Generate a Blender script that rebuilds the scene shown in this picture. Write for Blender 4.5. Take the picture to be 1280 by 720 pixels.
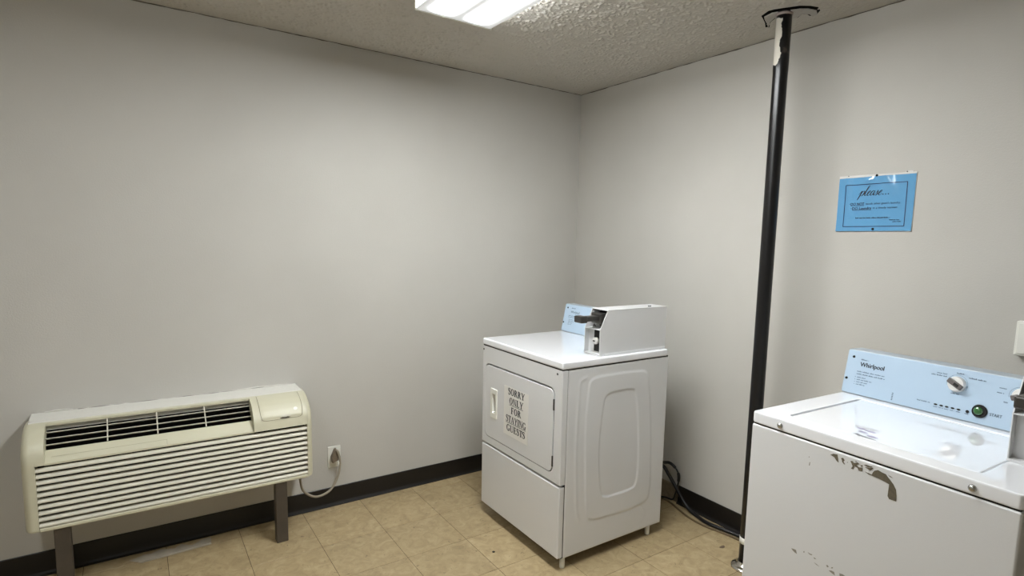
import bpy, bmesh, math, random
import numpy as np
from mathutils import Matrix, Vector

for o in list(bpy.data.objects):
    bpy.data.objects.remove(o, do_unlink=True)
scene = bpy.context.scene
col = scene.collection
random.seed(7)
PI = math.pi

# ------------------------------------------------------------------ camera, world, exposure
cam_data = bpy.data.cameras.new('camera')
cam = bpy.data.objects.new('camera', cam_data)
col.objects.link(cam)
_d = Vector((0.57557825, 0.80938169, -0.11666602))
_r = Vector((0.81643808, -0.57684678, 0.02601258))
_u = Vector((0.04624432, 0.11022286, 0.99283049))
_m = Matrix((( _r.x, _u.x, -_d.x, -2.4949), (_r.y, _u.y, -_d.y, -3.0959), (_r.z, _u.z, -_d.z, 1.4897), (0, 0, 0, 1)))
cam.matrix_world = _m
cam_data.sensor_width = 36.0
cam_data.lens = 716.15 * 36.0 / 1280.0
cam_data.shift_x = -35.0 / 1280.0
cam_data.shift_y = 21.9 / 1280.0
cam_data.clip_start = 0.02
scene.camera = cam

world = bpy.data.worlds.new('world')
scene.world = world
world.use_nodes = True
world.node_tree.nodes['Background'].inputs[0].default_value = (0.5, 0.5, 0.5, 1)
world.node_tree.nodes['Background'].inputs[1].default_value = 0.05
scene.view_settings.view_transform = 'Standard'
scene.view_settings.look = 'None'
scene.view_settings.gamma = 1.0
scene.view_settings.use_curve_mapping = False
scene.view_settings.exposure = 0.0
TUBE_GLOW = 144.0          # brightness of the fluorescent tubes behind each lens

SIDE_GLOW = 15.0           # brightness of the diffuser's upright sides

# ------------------------------------------------------------------ helpers
def lin(c):
    out = []
    for v in c:
        v /= 255.0
        out.append(v / 12.92 if v <= 0.04045 else ((v + 0.055) / 1.055) ** 2.4)
    return (*out, 1.0)

def new_mat(name):
    m = bpy.data.materials.new(name)
    m.use_nodes = True
    return m, m.node_tree.nodes, m.node_tree.links, m.node_tree.nodes['Principled BSDF']

def mat(name, rgb, rough=0.5, metal=0.0, coat=0.0, bump=None, vary=None, spec=0.5):
    """bump=(scale, distance in m); vary=(scale, amount)"""
    m, N, L, b = new_mat(name)
    b.inputs['Base Color'].default_value = lin(rgb)
    b.inputs['Roughness'].default_value = rough
    b.inputs['Metallic'].default_value = metal
    b.inputs['Coat Weight'].default_value = coat
    b.inputs['Coat Roughness'].default_value = 0.06
    b.inputs['Specular IOR Level'].default_value = spec
    tc = N.new('ShaderNodeTexCoord')
    if vary:
        n = N.new('ShaderNodeTexNoise'); n.inputs['Scale'].default_value = vary[0]; n.inputs['Detail'].default_value = 5
        L.new(tc.outputs['Object'], n.inputs['Vector'])
        r = N.new('ShaderNodeValToRGB')
        c = np.array(lin(rgb)[:3])
        r.color_ramp.elements[0].position = 0.3; r.color_ramp.elements[1].position = 0.7
        r.color_ramp.elements[0].color = (*(c * (1 - vary[1])), 1)
        r.color_ramp.elements[1].color = (*np.clip(c * (1 + vary[1]), 0, 0.97), 1)
        L.new(n.outputs['Fac'], r.inputs['Fac']); L.new(r.outputs['Color'], b.inputs['Base Color'])
    if bump:
        n = N.new('ShaderNodeTexNoise'); n.inputs['Scale'].default_value = bump[0]; n.inputs['Detail'].default_value = 3
        L.new(tc.outputs['Object'], n.inputs['Vector'])
        bp = N.new('ShaderNodeBump'); bp.inputs['Distance'].default_value = bump[1]
        L.new(n.outputs['Fac'], bp.inputs['Height']); L.new(bp.outputs['Normal'], b.inputs['Normal'])
    return m

def catmull(pts, n=8, closed=False):
    P = [np.array(p, float) for p in pts]
    out = []
    m = len(P)
    segs = m if closed else m - 1
    for i in range(segs):
        if closed:
            p0, p1, p2, p3 = P[(i - 1) % m], P[i], P[(i + 1) % m], P[(i + 2) % m]
        else:
            p0, p1, p2, p3 = P[max(i - 1, 0)], P[i], P[i + 1], P[min(i + 2, m - 1)]
        for k in range(n):
            t = k / n
            out.append(0.5 * ((2 * p1) + (-p0 + p2) * t + (2 * p0 - 5 * p1 + 4 * p2 - p3) * t * t + (-p0 + 3 * p1 - 3 * p2 + p3) * t ** 3))
    if not closed:
        out.append(P[-1])
    return out

class MB:
    """collects pieces and links them as one mesh object"""
    def __init__(self):
        self.bm = bmesh.new()
    def _mi(self, faces, mi):
        for f in faces:
            f.material_index = mi
    def poly(self, pts, mi=0):
        f = self.bm.faces.new([self.bm.verts.new(p) for p in pts]); f.material_index = mi
        return self
    def box(self, lo, hi, bevel=0.0, seg=2, mi=0, mtx=None):
        t = bmesh.new()
        bmesh.ops.create_cube(t, size=1.0)
        for v in t.verts:
            for i in range(3):
                v.co[i] = lo[i] + (v.co[i] + 0.5) * (hi[i] - lo[i])
        if bevel > 0:
            bmesh.ops.bevel(t, geom=list(t.edges), offset=bevel, segments=seg, affect='EDGES', profile=0.5)
        if mtx is not None:
            bmesh.ops.transform(t, matrix=mtx, verts=t.verts)
        self._merge(t, mi)
        return self
    def _merge(self, t, mi):
        bmesh.ops.recalc_face_normals(t, faces=t.faces)
        vm = {v: self.bm.verts.new(v.co) for v in t.verts}
        for f in t.faces:
            nf = self.bm.faces.new([vm[v] for v in f.verts]); nf.material_index = mi; nf.smooth = f.smooth
        t.free()
    def prism(self, loop, vec, mi=0, bevel=0.0, seg=2):
        """closed polygon (3d points) extruded by vec"""
        t = bmesh.new()
        a = [t.verts.new(p) for p in loop]
        v = Vector(vec)
        b = [t.verts.new(Vector(p) + v) for p in loop]
        t.faces.new(a); t.faces.new(list(reversed(b)))
        n = len(a)
        for i in range(n):
            t.faces.new([a[i], b[i], b[(i + 1) % n], a[(i + 1) % n]])
        bmesh.ops.recalc_face_normals(t, faces=t.faces)
        if bevel > 0:
            bmesh.ops.bevel(t, geom=[e for e in t.edges if e.calc_face_angle(0) > 0.6], offset=bevel, segments=seg, affect='EDGES', profile=0.5)
        self._merge(t, mi)
        return self
    def lathe(self, prof, origin, axis='z', n=24, mi=0, smooth=True):
        """prof: list of (radius, height); closed at the ends when radius is 0"""
        t = bmesh.new()
        rings = []
        for r, h in prof:
            ring = []
            for k in range(n):
                a = 2 * PI * k / n
                c, s = r * math.cos(a), r * math.sin(a)
                p = {'z': (c, s, h), 'y': (c, h, s), 'x': (h, c, s)}[axis]
                ring.append(t.verts.new((p[0] + origin[0], p[1] + origin[1], p[2] + origin[2])))
            rings.append(ring)
        for i in range(len(rings) - 1):
            for k in range(n):
                f = t.faces.new([rings[i][k], rings[i][(k + 1) % n], rings[i + 1][(k + 1) % n], rings[i + 1][k]]); f.smooth = smooth
        t.faces.new(rings[0]); t.faces.new(list(reversed(rings[-1])))
        bmesh.ops.remove_doubles(t, verts=t.verts, dist=1e-6)
        self._merge(t, mi)
        return self
    def tube(self, pts, r, n=10, mi=0):
        P = [Vector(p) for p in pts]
        R = r if isinstance(r, (list, tuple)) else [r] * len(P)
        t = bmesh.new()
        rings = []
        nrm = None
        for i, p in enumerate(P):
            tg = (P[min(i + 1, len(P) - 1)] - P[max(i - 1, 0)]).normalized()
            if nrm is None:
                nrm = tg.orthogonal().normalized()
            else:
                nrm = (nrm - tg * nrm.dot(tg)).normalized()
            bn = tg.cross(nrm)
            rings.append([t.verts.new(p + (nrm * math.cos(2 * PI * k / n) + bn * math.sin(2 * PI * k / n)) * R[i]) for k in range(n)])
        for i in range(len(rings) - 1):
            for k in range(n):
                f = t.faces.new([rings[i][k], rings[i][(k + 1) % n], rings[i + 1][(k + 1) % n], rings[i + 1][k]]); f.smooth = True
        t.faces.new(rings[0]); t.faces.new(list(reversed(rings[-1])))
        self._merge(t, mi)
        return self
    def frame(self, outer, inner, vec, mi=0, bevel=0.0):
        """plate with a hole: two loops with the same number of points, extruded by vec"""
        t = bmesh.new()
        v = Vector(vec)
        o0 = [t.verts.new(p) for p in outer]; i0 = [t.verts.new(p) for p in inner]
        o1 = [t.verts.new(Vector(p) + v) for p in outer]; i1 = [t.verts.new(Vector(p) + v) for p in inner]
        n = len(o0)
        for k in range(n):
            j = (k + 1) % n
            t.faces.new([o0[k], o0[j], i0[j], i0[k]])
            t.faces.new([o1[k], i1[k], i1[j], o1[j]])
            t.faces.new([o0[k], o1[k], o1[j], o0[j]])
            t.faces.new([i0[k], i0[j], i1[j], i1[k]])
        bmesh.ops.recalc_face_normals(t, faces=t.faces)
        if bevel > 0:
            bmesh.ops.bevel(t, geom=[e for e in t.edges if e.calc_face_angle(0) > 1.0], offset=bevel, segments=2, affect='EDGES', profile=0.5)
        self._merge(t, mi)
        return self
    def ribbon(self, pts, widths, to3d, mi=0):
        P = [np.array(p, float) for p in pts]
        n = len(P)
        W = widths if isinstance(widths, (list, tuple, np.ndarray)) else [widths] * n
        a, b = [], []
        for i in range(n):
            tg = P[min(i + 1, n - 1)] - P[max(i - 1, 0)]
            tg = tg / (np.linalg.norm(tg) + 1e-12)
            nn = np.array([-tg[1], tg[0]]) * W[i] / 2
            a.append(self.bm.verts.new(to3d(*(P[i] + nn)))); b.append(self.bm.verts.new(to3d(*(P[i] - nn))))
        for i in range(n - 1):
            f = self.bm.faces.new([a[i], a[i + 1], b[i + 1], b[i]]); f.material_index = mi
        return self
    def grid(self, nu, nv, fn, mi=0, smooth=True):
        V = [[self.bm.verts.new(fn(i / nu, j / nv)) for j in range(nv + 1)] for i in range(nu + 1)]
        for i in range(nu):
            for j in range(nv):
                f = self.bm.faces.new([V[i][j], V[i + 1][j], V[i + 1][j + 1], V[i][j + 1]]); f.smooth = smooth; f.material_index = mi
        return self
    def build(self, name, mats, parent=None, smooth=None):
        me = bpy.data.meshes.new(name)
        self.bm.to_mesh(me); self.bm.free()
        for m in (mats if isinstance(mats, (list, tuple)) else [mats]):
            me.materials.append(m)
        o = bpy.data.objects.new(name, me)
        col.objects.link(o)
        if smooth is not None:
            for p in me.polygons:
                p.use_smooth = True
            me.set_sharp_from_angle(angle=math.radians(smooth))
            wn = o.modifiers.new('weighted_normals', 'WEIGHTED_NORMAL'); wn.keep_sharp = True; wn.weight = 80
        if parent is not None:
            o.parent = parent
        return o

def tag(o, label, cat=None, group=None, kind=None):
    o['label'] = label
    if cat: o['category'] = cat
    if group: o['group'] = group
    if kind: o['kind'] = kind
    return o

def empty(name, loc, rz=0.0):
    o = bpy.data.objects.new(name, None)
    o.empty_display_size = 0.05
    col.objects.link(o)
    o.location = loc; o.rotation_euler = (0, 0, rz)
    return o

def rrect(x0, x1, z0, z1, r, n=6):
    """rounded rectangle, counter-clockwise, n points per corner"""
    out = []
    rr = r if isinstance(r, (list, tuple)) else [r] * 4       # br, tr, tl, bl
    for (cx, cz, a0, q) in ((x1, z0, -PI / 2, 0), (x1, z1, 0, 1), (x0, z1, PI / 2, 2), (x0, z0, PI, 3)):
        R = rr[q]
        px = cx - R if cx == x1 else cx + R
        pz = cz - R if cz == z1 else cz + R
        for k in range(n):
            a = a0 + (PI / 2) * k / (n - 1)
            out.append((px + R * math.cos(a), pz + R * math.sin(a)))
    return out

def text_polys(s, size):
    """flat outlines of the built-in font: list of vertices and faces, left aligned on the baseline"""
    cu = bpy.data.curves.new('lettering_source', 'FONT')
    cu.body = s; cu.size = size; cu.resolution_u = 3
    ob = bpy.data.objects.new('lettering_source', cu)
    col.objects.link(ob)
    bpy.context.view_layer.update()
    me = ob.to_mesh()
    V = [(v.co.x, v.co.y) for v in me.vertices]
    F = [list(p.vertices) for p in me.polygons]
    ob.to_mesh_clear()
    bpy.data.objects.remove(ob, do_unlink=True); bpy.data.curves.remove(cu)
    return V, F

def add_text(mb, s, x, z, width, to3d, height=None, mi=0, shear=0.0):
    """writes s with its left end at x, baseline z, scaled to a width (and cap height)"""
    V, F = text_polys(s, 1.0)
    xs = [v[0] for v in V]; x0, x1 = min(xs), max(xs)
    k = width / (x1 - x0)
    ky = k if height is None else height / 0.70
    vs = [mb.bm.verts.new(to3d(x + (v[0] - x0) * k + shear * v[1] * ky, z + v[1] * ky)) for v in V]
    for f in F:
        try:
            nf = mb.bm.faces.new([vs[i] for i in f]); nf.material_index = mi
        except ValueError:
            pass

def add_marks(mb, x0, x1, z, h, to3d, rnd, mi=0):
    """a printed line too small to read: word-length strokes of broken marks"""
    x = x0
    while x < x1:
        w = rnd.uniform(2.2, 5.5) * h
        e = min(x + w, x1)
        c = x
        while c < e - 0.2 * h:
            cw = min(rnd.uniform(0.45, 0.75) * h, e - c)
            hh = h * rnd.choice((0.62, 0.62, 0.95))
            mb.poly([to3d(c, z), to3d(c + cw * 0.8, z), to3d(c + cw * 0.8, z + hh), to3d(c, z + hh)], mi)
            c += cw
        x = e + 0.6 * h

# ------------------------------------------------------------------ materials
H = 2.447
def wall_material():
    m, N, L, b = new_mat('painted_wall')
    b.inputs['Roughness'].default_value = 0.62
    b.inputs['Specular IOR Level'].default_value = 0.3
    tc = N.new('ShaderNodeTexCoord')
    n = N.new('ShaderNodeTexNoise'); n.inputs['Scale'].default_value = 1.3; n.inputs['Detail'].default_value = 6
    r = N.new('ShaderNodeValToRGB')
    r.color_ramp.elements[0].color = lin((183, 180, 173)); r.color_ramp.elements[1].color = lin((190, 187, 180))
    r.color_ramp.elements[0].position = 0.35; r.color_ramp.elements[1].position = 0.65
    f = N.new('ShaderNodeTexNoise'); f.inputs['Scale'].default_value = 160; f.inputs['Detail'].default_value = 4
    bp = N.new('ShaderNodeBump'); bp.inputs['Distance'].default_value = 0.0012; bp.inputs['Strength'].default_value = 0.5
    L.new(tc.outputs['Object'], n.inputs['Vector']); L.new(tc.outputs['Object'], f.inputs['Vector'])
    L.new(n.outputs['Fac'], r.inputs['Fac']); L.new(r.outputs['Color'], b.inputs['Base Color'])
    L.new(f.outputs['Fac'], bp.inputs['Height']); L.new(bp.outputs['Normal'], b.inputs['Normal'])
    return m

def ceiling_material():
    m, N, L, b = new_mat('sprayed_ceiling')
    b.inputs['Roughness'].default_value = 0.9
    b.inputs['Specular IOR Level'].default_value = 0.1
    b.inputs['Base Color'].default_value = lin((192, 188, 180))
    tc = N.new('ShaderNodeTexCoord')
    v = N.new('ShaderNodeTexVoronoi'); v.inputs['Scale'].default_value = 75; v.feature = 'SMOOTH_F1'
    n = N.new('ShaderNodeTexNoise'); n.inputs['Scale'].default_value = 90; n.inputs['Detail'].default_value = 5; n.inputs['Roughness'].default_value = 0.65
    w = N.new('ShaderNodeTexNoise'); w.inputs['Scale'].default_value = 25
    mx = N.new('ShaderNodeMix'); mx.data_type = 'VECTOR'; mx.inputs['Factor'].default_value = 0.04
    L.new(tc.outputs['Object'], w.inputs['Vector'])
    L.new(tc.outputs['Object'], mx.inputs[4]); L.new(w.outputs['Color'], mx.inputs[5])
    L.new(mx.outputs[1], v.inputs['Vector']); L.new(tc.outputs['Object'], n.inputs['Vector'])
    s = N.new('ShaderNodeMath'); s.operation = 'SUBTRACT'
    L.new(n.outputs['Fac'], s.inputs[0])
    k = N.new('ShaderNodeMath'); k.operation = 'MULTIPLY'; k.inputs[1].default_value = 0.55
    L.new(v.outputs['Distance'], k.inputs[0]); L.new(k.outputs[0], s.inputs[1])
    bp = N.new('ShaderNodeBump'); bp.inputs['Distance'].default_value = 0.004; bp.inputs['Strength'].default_value = 0.6
    L.new(s.outputs[0], bp.inputs['Height']); L.new(bp.outputs['Normal'], b.inputs['Normal'])
    return m

def tile_material():
    m, N, L, b = new_mat('vinyl_floor_tile')
    b.inputs['Roughness'].default_value = 0.42
    tc = N.new('ShaderNodeTexCoord'); oi = N.new('ShaderNodeObjectInfo')
    geo = N.new('ShaderNodeNewGeometry')
    n = N.new('ShaderNodeTexNoise'); n.inputs['Scale'].default_value = 17; n.inputs['Detail'].default_value = 9; n.inputs['Roughness'].default_value = 0.68
    n.inputs['Distortion'].default_value = 1.2
    L.new(geo.outputs['Position'], n.inputs['Vector'])
    r = N.new('ShaderNodeValToRGB')
    r.color_ramp.elements[0].position = 0.28; r.color_ramp.elements[0].color = lin((141, 123, 92))
    r.color_ramp.elements[1].position = 0.72; r.color_ramp.elements[1].color = lin((178, 160, 126))
    e = r.color_ramp.elements.new(0.5); e.color = lin((162, 143, 108))
    L.new(n.outputs['Fac'], r.inputs['Fac'])
    # scuffs
    f = N.new('ShaderNodeTexNoise'); f.inputs['Scale'].default_value = 38; f.inputs['Detail'].default_value = 8; f.inputs['Distortion'].default_value = 2.0
    L.new(geo.outputs['Position'], f.inputs['Vector'])
    fr = N.new('ShaderNodeValToRGB')
    fr.color_ramp.elements[0].position = 0.26; fr.color_ramp.elements[0].color = (0.45, 0.42, 0.38, 1)
    fr.color_ramp.elements[1].position = 0.37; fr.color_ramp.elements[1].color = (1, 1, 1, 1)
    L.new(f.outputs['Fac'], fr.inputs['Fac'])
    mu = N.new('ShaderNodeMix'); mu.data_type = 'RGBA'; mu.blend_type = 'MULTIPLY'; mu.inputs['Factor'].default_value = 1.0
    L.new(r.outputs['Color'], mu.inputs[6]); L.new(fr.outputs['Color'], mu.inputs[7])
    hv = N.new('ShaderNodeHueSaturation')
    mr = N.new('ShaderNodeMapRange'); mr.inputs['To Min'].default_value = 0.93; mr.inputs['To Max'].default_value = 1.06
    L.new(oi.outputs['Random'], mr.inputs['Value']); L.new(mr.outputs['Result'], hv.inputs['Value'])
    L.new(mu.outputs[2], hv.inputs['Color']); L.new(hv.outputs['Color'], b.inputs['Base Color'])
    bp = N.new('ShaderNodeBump'); bp.inputs['Distance'].default_value = 0.0012
    L.new(n.outputs['Fac'], bp.inputs['Height']); L.new(bp.outputs['Normal'], b.inputs['Normal'])
    return m

def lens_material(power=1.0):
    """prismatic diffuser with two tubes glowing behind it; tubes end short of the end plates"""
    m, N, L, b = new_mat('lit_diffuser')
    b.inputs['Base Color'].default_value = (0.6, 0.62, 0.62, 1)
    b.inputs['Roughness'].default_value = 0.4
    tc = N.new('ShaderNodeTexCoord'); sp = N.new('ShaderNodeSeparateXYZ')
    L.new(tc.outputs['Object'], sp.inputs['Vector'])
    def math_(op, a, bb=None):
        q = N.new('ShaderNodeMath'); q.operation = op
        for i, v in enumerate((a, bb)):
            if v is None: continue
            if isinstance(v, (int, float)): q.inputs[i].default_value = v
            else: L.new(v, q.inputs[i])
        return q.outputs[0]
    ax = math_('ABSOLUTE', sp.outputs['X'])
    dx = math_('DIVIDE', math_('SUBTRACT', ax, 0.078), 0.028)
    band = math_('POWER', 2.71828, math_('MULTIPLY', math_('MULTIPLY', dx, dx), -1.0))
    ay = math_('ABSOLUTE', sp.outputs['Y'])
    mr = N.new('ShaderNodeMapRange'); mr.interpolation_type = 'SMOOTHSTEP'
    mr.inputs['From Min'].default_value = 0.595; mr.inputs['From Max'].default_value = 0.53
    L.new(ay, mr.inputs['Value'])
    g = math_('MULTIPLY', math_('MULTIPLY', band, mr.outputs['Result']), TUBE_GLOW * power)
    side = math_('MULTIPLY', math_('GREATER_THAN', ax, 0.1705), SIDE_GLOW * power)
    st = math_('ADD', math_('ADD', g, 0.42), side)
    b.inputs['Emission Color'].default_value = (0.955, 0.985, 0.995, 1)
    L.new(st, b.inputs['Emission Strength'])
    return m

M_wall = wall_material()
M_ceil = ceiling_material()
M_tile = tile_material()
M_lens = lens_material()
M_lens_dim = lens_material(0.36)
M_joint = mat('dark_floor_joint', (84, 70, 48), 0.9)
M_base = mat('black_vinyl', (17, 13, 11), 0.42, bump=(40, 0.001))
M_adh = mat('old_adhesive', (138, 126, 106), 0.8, vary=(40, 0.25))
M_enamel = mat('white_enamel', (214, 214, 214), 0.28, coat=0.3, bump=(220, 0.0002))
M_top = mat('white_gloss_enamel', (234, 235, 238), 0.05, coat=1.0)
M_top.node_tree.nodes['Principled BSDF'].inputs['Coat Roughness'].default_value = 0.0
M_silver = mat('silver_paint', (226, 224, 220), 0.38, metal=0.45)
M_gap = mat('dark_gap', (16, 14, 12), 0.8)
M_white_pl = mat('white_plastic', (226, 225, 216), 0.4)
M_blue = mat('pale_blue_overlay', (169, 189, 207), 0.32, coat=0.2)
M_cons = mat('pale_grey_console', (158, 168, 176), 0.4)
M_ink = mat('black_ink', (28, 30, 38), 0.6)
M_ink2 = mat('grey_ink', (92, 104, 122), 0.6)
M_steel = mat('steel', (190, 190, 188), 0.25, metal=1.0)
M_darkm = mat('dark_grey_metal', (86, 84, 82), 0.35, metal=0.8)
M_chrome = mat('chrome', (214, 210, 200), 0.12, metal=1.0)
M_cream = mat('cream_plastic', (197, 193, 169), 0.42, vary=(5, 0.03))
M_slat = mat('ivory_louver', (202, 198, 182), 0.45)
M_brown = mat('brown_painted_steel', (72, 64, 55), 0.5, vary=(14, 0.12))
M_void = mat('black_interior', (7, 6, 5), 0.95, spec=0.05)
M_caulk = mat('white_caulk', (214, 212, 204), 0.6, bump=(60, 0.002))
M_cordg = mat('grey_beige_cord', (150, 142, 126), 0.5)
M_cordb = mat('black_rubber', (20, 19, 19), 0.35)
M_cordt = mat('tan_cord', (100, 83, 58), 0.6)
M_paper = mat('white_paper', (226, 224, 219), 0.55)
M_chip = mat('bare_grey_metal', (98, 90, 74), 0.55, vary=(120, 0.2))
M_chip2 = mat('worn_grey_primer', (140, 135, 124), 0.6, vary=(120, 0.15))
M_green = mat('green_button', (44, 92, 44), 0.2, coat=0.8)
M_sign = mat('blue_paper', (98, 156, 198), 0.14, coat=0.8)
M_sign_ink = mat('navy_ink', (22, 44, 84), 0.5)
M_clear = mat('clear_film_edge', (216, 214, 210), 0.2, coat=0.7)
M_plaster = mat('bare_plaster', (176, 172, 166), 0.85, bump=(60, 0.003))
M_purple = mat('faded_purple_print', (150, 142, 166), 0.3)
M_tan_door = mat('tan_paper', (168, 150, 120), 0.7)

# ------------------------------------------------------------------ the room
XL, YN = -4.1, -4.7        # far sides of the room, behind the camera
def struct(mb, name, m, label, cat):
    o = mb.build(name, m)
    return tag(o, label, cat, kind='structure')

struct(MB().box((XL - 0.1, 0, 0), (0.1, 0.1, H)), 'wall_left', M_wall, 'long pale grey painted wall behind the air conditioner', 'wall')
struct(MB().box((0, YN, 0), (0.1, 0, H)), 'wall_right', M_wall, 'pale grey painted wall behind the pole and both machines', 'wall')
struct(MB().box((XL - 0.1, YN, 0), (XL, 0, H)), 'wall_near', M_wall, 'pale grey painted wall beyond the left edge of the view', 'wall')
struct(MB().box((XL - 0.1, YN - 0.1, 0), (0.1, YN, H)), 'wall_rear', M_wall, 'pale grey painted wall behind the camera', 'wall')
def popcorn_ceiling():
    # slab, with real sprayed lumps over the part of the ceiling nearest the lamp
    mb = MB().box((XL - 0.1, YN - 0.1, H + 0.0008), (0.1, 0.1, H + 0.1))
    x0, x1, y0, y1, st = -2.7, 0.0, -2.25, 0.0, 0.0036
    nx, ny = int((x1 - x0) / st), int((y1 - y0) / st)
    rg = np.random.default_rng(4)
    def blur(a, s):
        k = np.exp(-0.5 * (np.arange(-int(3 * s) - 1, int(3 * s) + 2) / s) ** 2); k /= k.sum()
        a = np.apply_along_axis(lambda v: np.convolve(v, k, 'same'), 0, a)
        return np.apply_along_axis(lambda v: np.convolve(v, k, 'same'), 1, a)
    a = blur(rg.standard_normal((nx + 1, ny + 1)), 1.1); a /= a.std()
    c = blur(rg.standard_normal((nx + 1, ny + 1)), 3.0); c /= c.std()
    h = np.clip(a * 0.85 + c * 0.5 + 0.25, 0, 2.4) * 0.0027
    X, Y = np.meshgrid(np.linspace(x0, x1, nx + 1), np.linspace(y0, y1, ny + 1), indexing='ij')
    ed = np.minimum.reduce([-X, -Y, X - x0, Y - y0])
    h *= np.clip((ed - 0.004) / 0.10, 0.0, 1) * 0.9
    h *= np.clip((np.hypot(X + 0.21, Y + 1.62) - 0.10) / 0.05, 0, 1)
    co = np.stack([X, Y, H - h], -1).reshape(-1, 3)
    idx = np.arange((nx + 1) * (ny + 1)).reshape(nx + 1, ny + 1)
    q = np.stack([idx[:-1, :-1], idx[:-1, 1:], idx[1:, 1:], idx[1:, :-1]], -1).reshape(-1, 4)
    me0 = bpy.data.meshes.new('slab'); mb.bm.to_mesh(me0); mb.bm.free()
    sv = np.array([v.co for v in me0.vertices]); sf = [tuple(len(co) + i for i in p.vertices) for p in me0.polygons]
    me = bpy.data.meshes.new('ceiling')
    nv = len(co) + len(sv)
    me.vertices.add(nv); me.vertices.foreach_set('co', np.concatenate([co, sv]).ravel())
    loops = np.concatenate([q.ravel(), np.array(sf).ravel()]); nf = len(q) + len(sf)
    me.loops.add(len(loops)); me.loops.foreach_set('vertex_index', loops)
    me.polygons.add(nf); me.polygons.foreach_set('loop_start', np.arange(nf) * 4)
    me.polygons.foreach_set('use_smooth', np.concatenate([np.ones(len(q), bool), np.zeros(len(sf), bool)]))
    me.update(calc_edges=True)
    me.materials.append(M_ceil)
    o = bpy.data.objects.new('ceiling', me); col.objects.link(o)
    return o
ceil = popcorn_ceiling()
tag(ceil, 'sprayed popcorn ceiling with a bare patch around the pole', 'ceiling', kind='structure')
floor = struct(MB().box((XL - 0.1, YN - 0.1, -0.1), (0.1, 0.1, -0.0012)), 'floor', M_joint, 'tan mottled vinyl tile floor', 'floor')

# tiles: 12 inch grid, each one a piece of the floor; narrow cut tiles along the walls
TS, TX, TY, GAP = 0.3048, -1.5172, -0.1052, 0.0011
tile_mesh = {}
def tile(x0, x1, y0, y1):
    w, h = round(x1 - x0, 4), round(y1 - y0, 4)
    if w < 0.01 or h < 0.01: return
    key = (w, h)
    if key not in tile_mesh:
        mb = MB(); a, b_ = w / 2 - GAP, h / 2 - GAP; c = 0.0006
        mb.box((-a, -b_, -0.003), (a, b_, 0.0), bevel=0.0007, seg=1)
        o = mb.build('tile', M_tile, floor); tile_mesh[key] = o.data
    else:
        o = bpy.data.objects.new('tile', tile_mesh[key]); col.objects.link(o); o.parent = floor
    o.location = ((x0 + x1) / 2, (y0 + y1) / 2, 0)
xs = sorted({XL, 0.0} | {TX + k * TS for k in range(-12, 8) if XL < TX + k * TS < 0})
ys = sorted({YN, 0.0} | {TY - k * TS for k in range(0, 18) if YN < TY - k * TS < 0})
for i in range(len(xs) - 1):
    for j in range(len(ys) - 1):
        tile(xs[i], xs[i + 1], ys[j], ys[j + 1])

# black cove base with a rounded toe
HB = 0.104
prof = [(0.0, 0.0), (0.020, 0.0), (0.0195, 0.003), (0.012, 0.007), (0.0075, 0.016), (0.006, 0.03), (0.005, HB - 0.002), (0.0035, HB), (0.0, HB)]
mb = MB().prism([(-4.1, -d, z) for d, z in prof], (4.1 - 0.002, 0, 0))
o = struct(mb, 'baseboard_left', M_base, 'black vinyl cove base along the air conditioner wall', 'baseboard')
mb = MB().prism([(-d, -1.011, z) for d, z in prof], (0, -3.6, 0))
struct(mb, 'baseboard_right', M_base, 'black vinyl cove base running behind the pole and washer', 'baseboard')
mb = MB().box((-0.0025, -1.009, 0.0005), (0, -0.021, 0.098))
struct(mb, 'trim_1', M_adh, 'strip of old tan adhesive behind the dryer where the base is missing', 'trim')

# thin uneven dark line laid along the joint of walls and ceiling
rr0 = random.Random(9)
M_joint_line = mat('dark_joint_line', (104, 98, 88), 0.9, vary=(12, 0.35))
def joint_line(a, b, n):
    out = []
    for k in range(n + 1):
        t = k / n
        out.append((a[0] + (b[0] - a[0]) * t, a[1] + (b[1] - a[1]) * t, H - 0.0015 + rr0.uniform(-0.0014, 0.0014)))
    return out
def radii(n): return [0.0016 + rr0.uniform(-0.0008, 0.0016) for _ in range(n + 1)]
struct(MB().tube(joint_line((XL, -0.001), (-0.001, -0.001), 120), radii(120), 5), 'trim_2', M_joint_line, 'thin uneven dark line between the ceiling and the air conditioner wall', 'trim')
struct(MB().tube(joint_line((-0.001, -0.004), (-0.001, YN), 120), radii(120), 5), 'trim_3', M_joint_line, 'thin uneven dark line between the ceiling and the wall behind the pole', 'trim')

# torn ceiling around the pole
gap = [(-0.305, -1.590), (-0.301, -1.612), (-0.288, -1.640), (-0.272, -1.669), (-0.256, -1.699), (-0.222, -1.724), (-0.186, -1.737), (-0.149, -1.724), (-0.117, -1.690),
       (-0.128, -1.668), (-0.153, -1.670), (-0.172, -1.660), (-0.148, -1.626), (-0.165, -1.600), (-0.215, -1.565), (-0.190, -1.525), (-0.132, -1.480), (-0.150, -1.474), (-0.200, -1.505), (-0.255, -1.530), (-0.280, -1.540)]
o = MB().prism([(x, y, H - 0.0008) for x, y in gap], (0, 0, 0.01)).build('ceiling_gap', M_void, ceil)
tag(o, 'dark torn edge of the hole around the pole')
patch = [(-0.267, -1.545), (-0.280, -1.590), (-0.262, -1.632), (-0.245, -1.660), (-0.232, -1.684), (-0.205, -1.706), (-0.166, -1.718), (-0.131, -1.702), (-0.124, -1.676), (-0.153, -1.681), (-0.182, -1.667), (-0.157, -1.628), (-0.170, -1.607), (-0.227, -1.570), (-0.200, -1.530), (-0.150, -1.488), (-0.196, -1.511), (-0.240, -1.530)]
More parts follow.
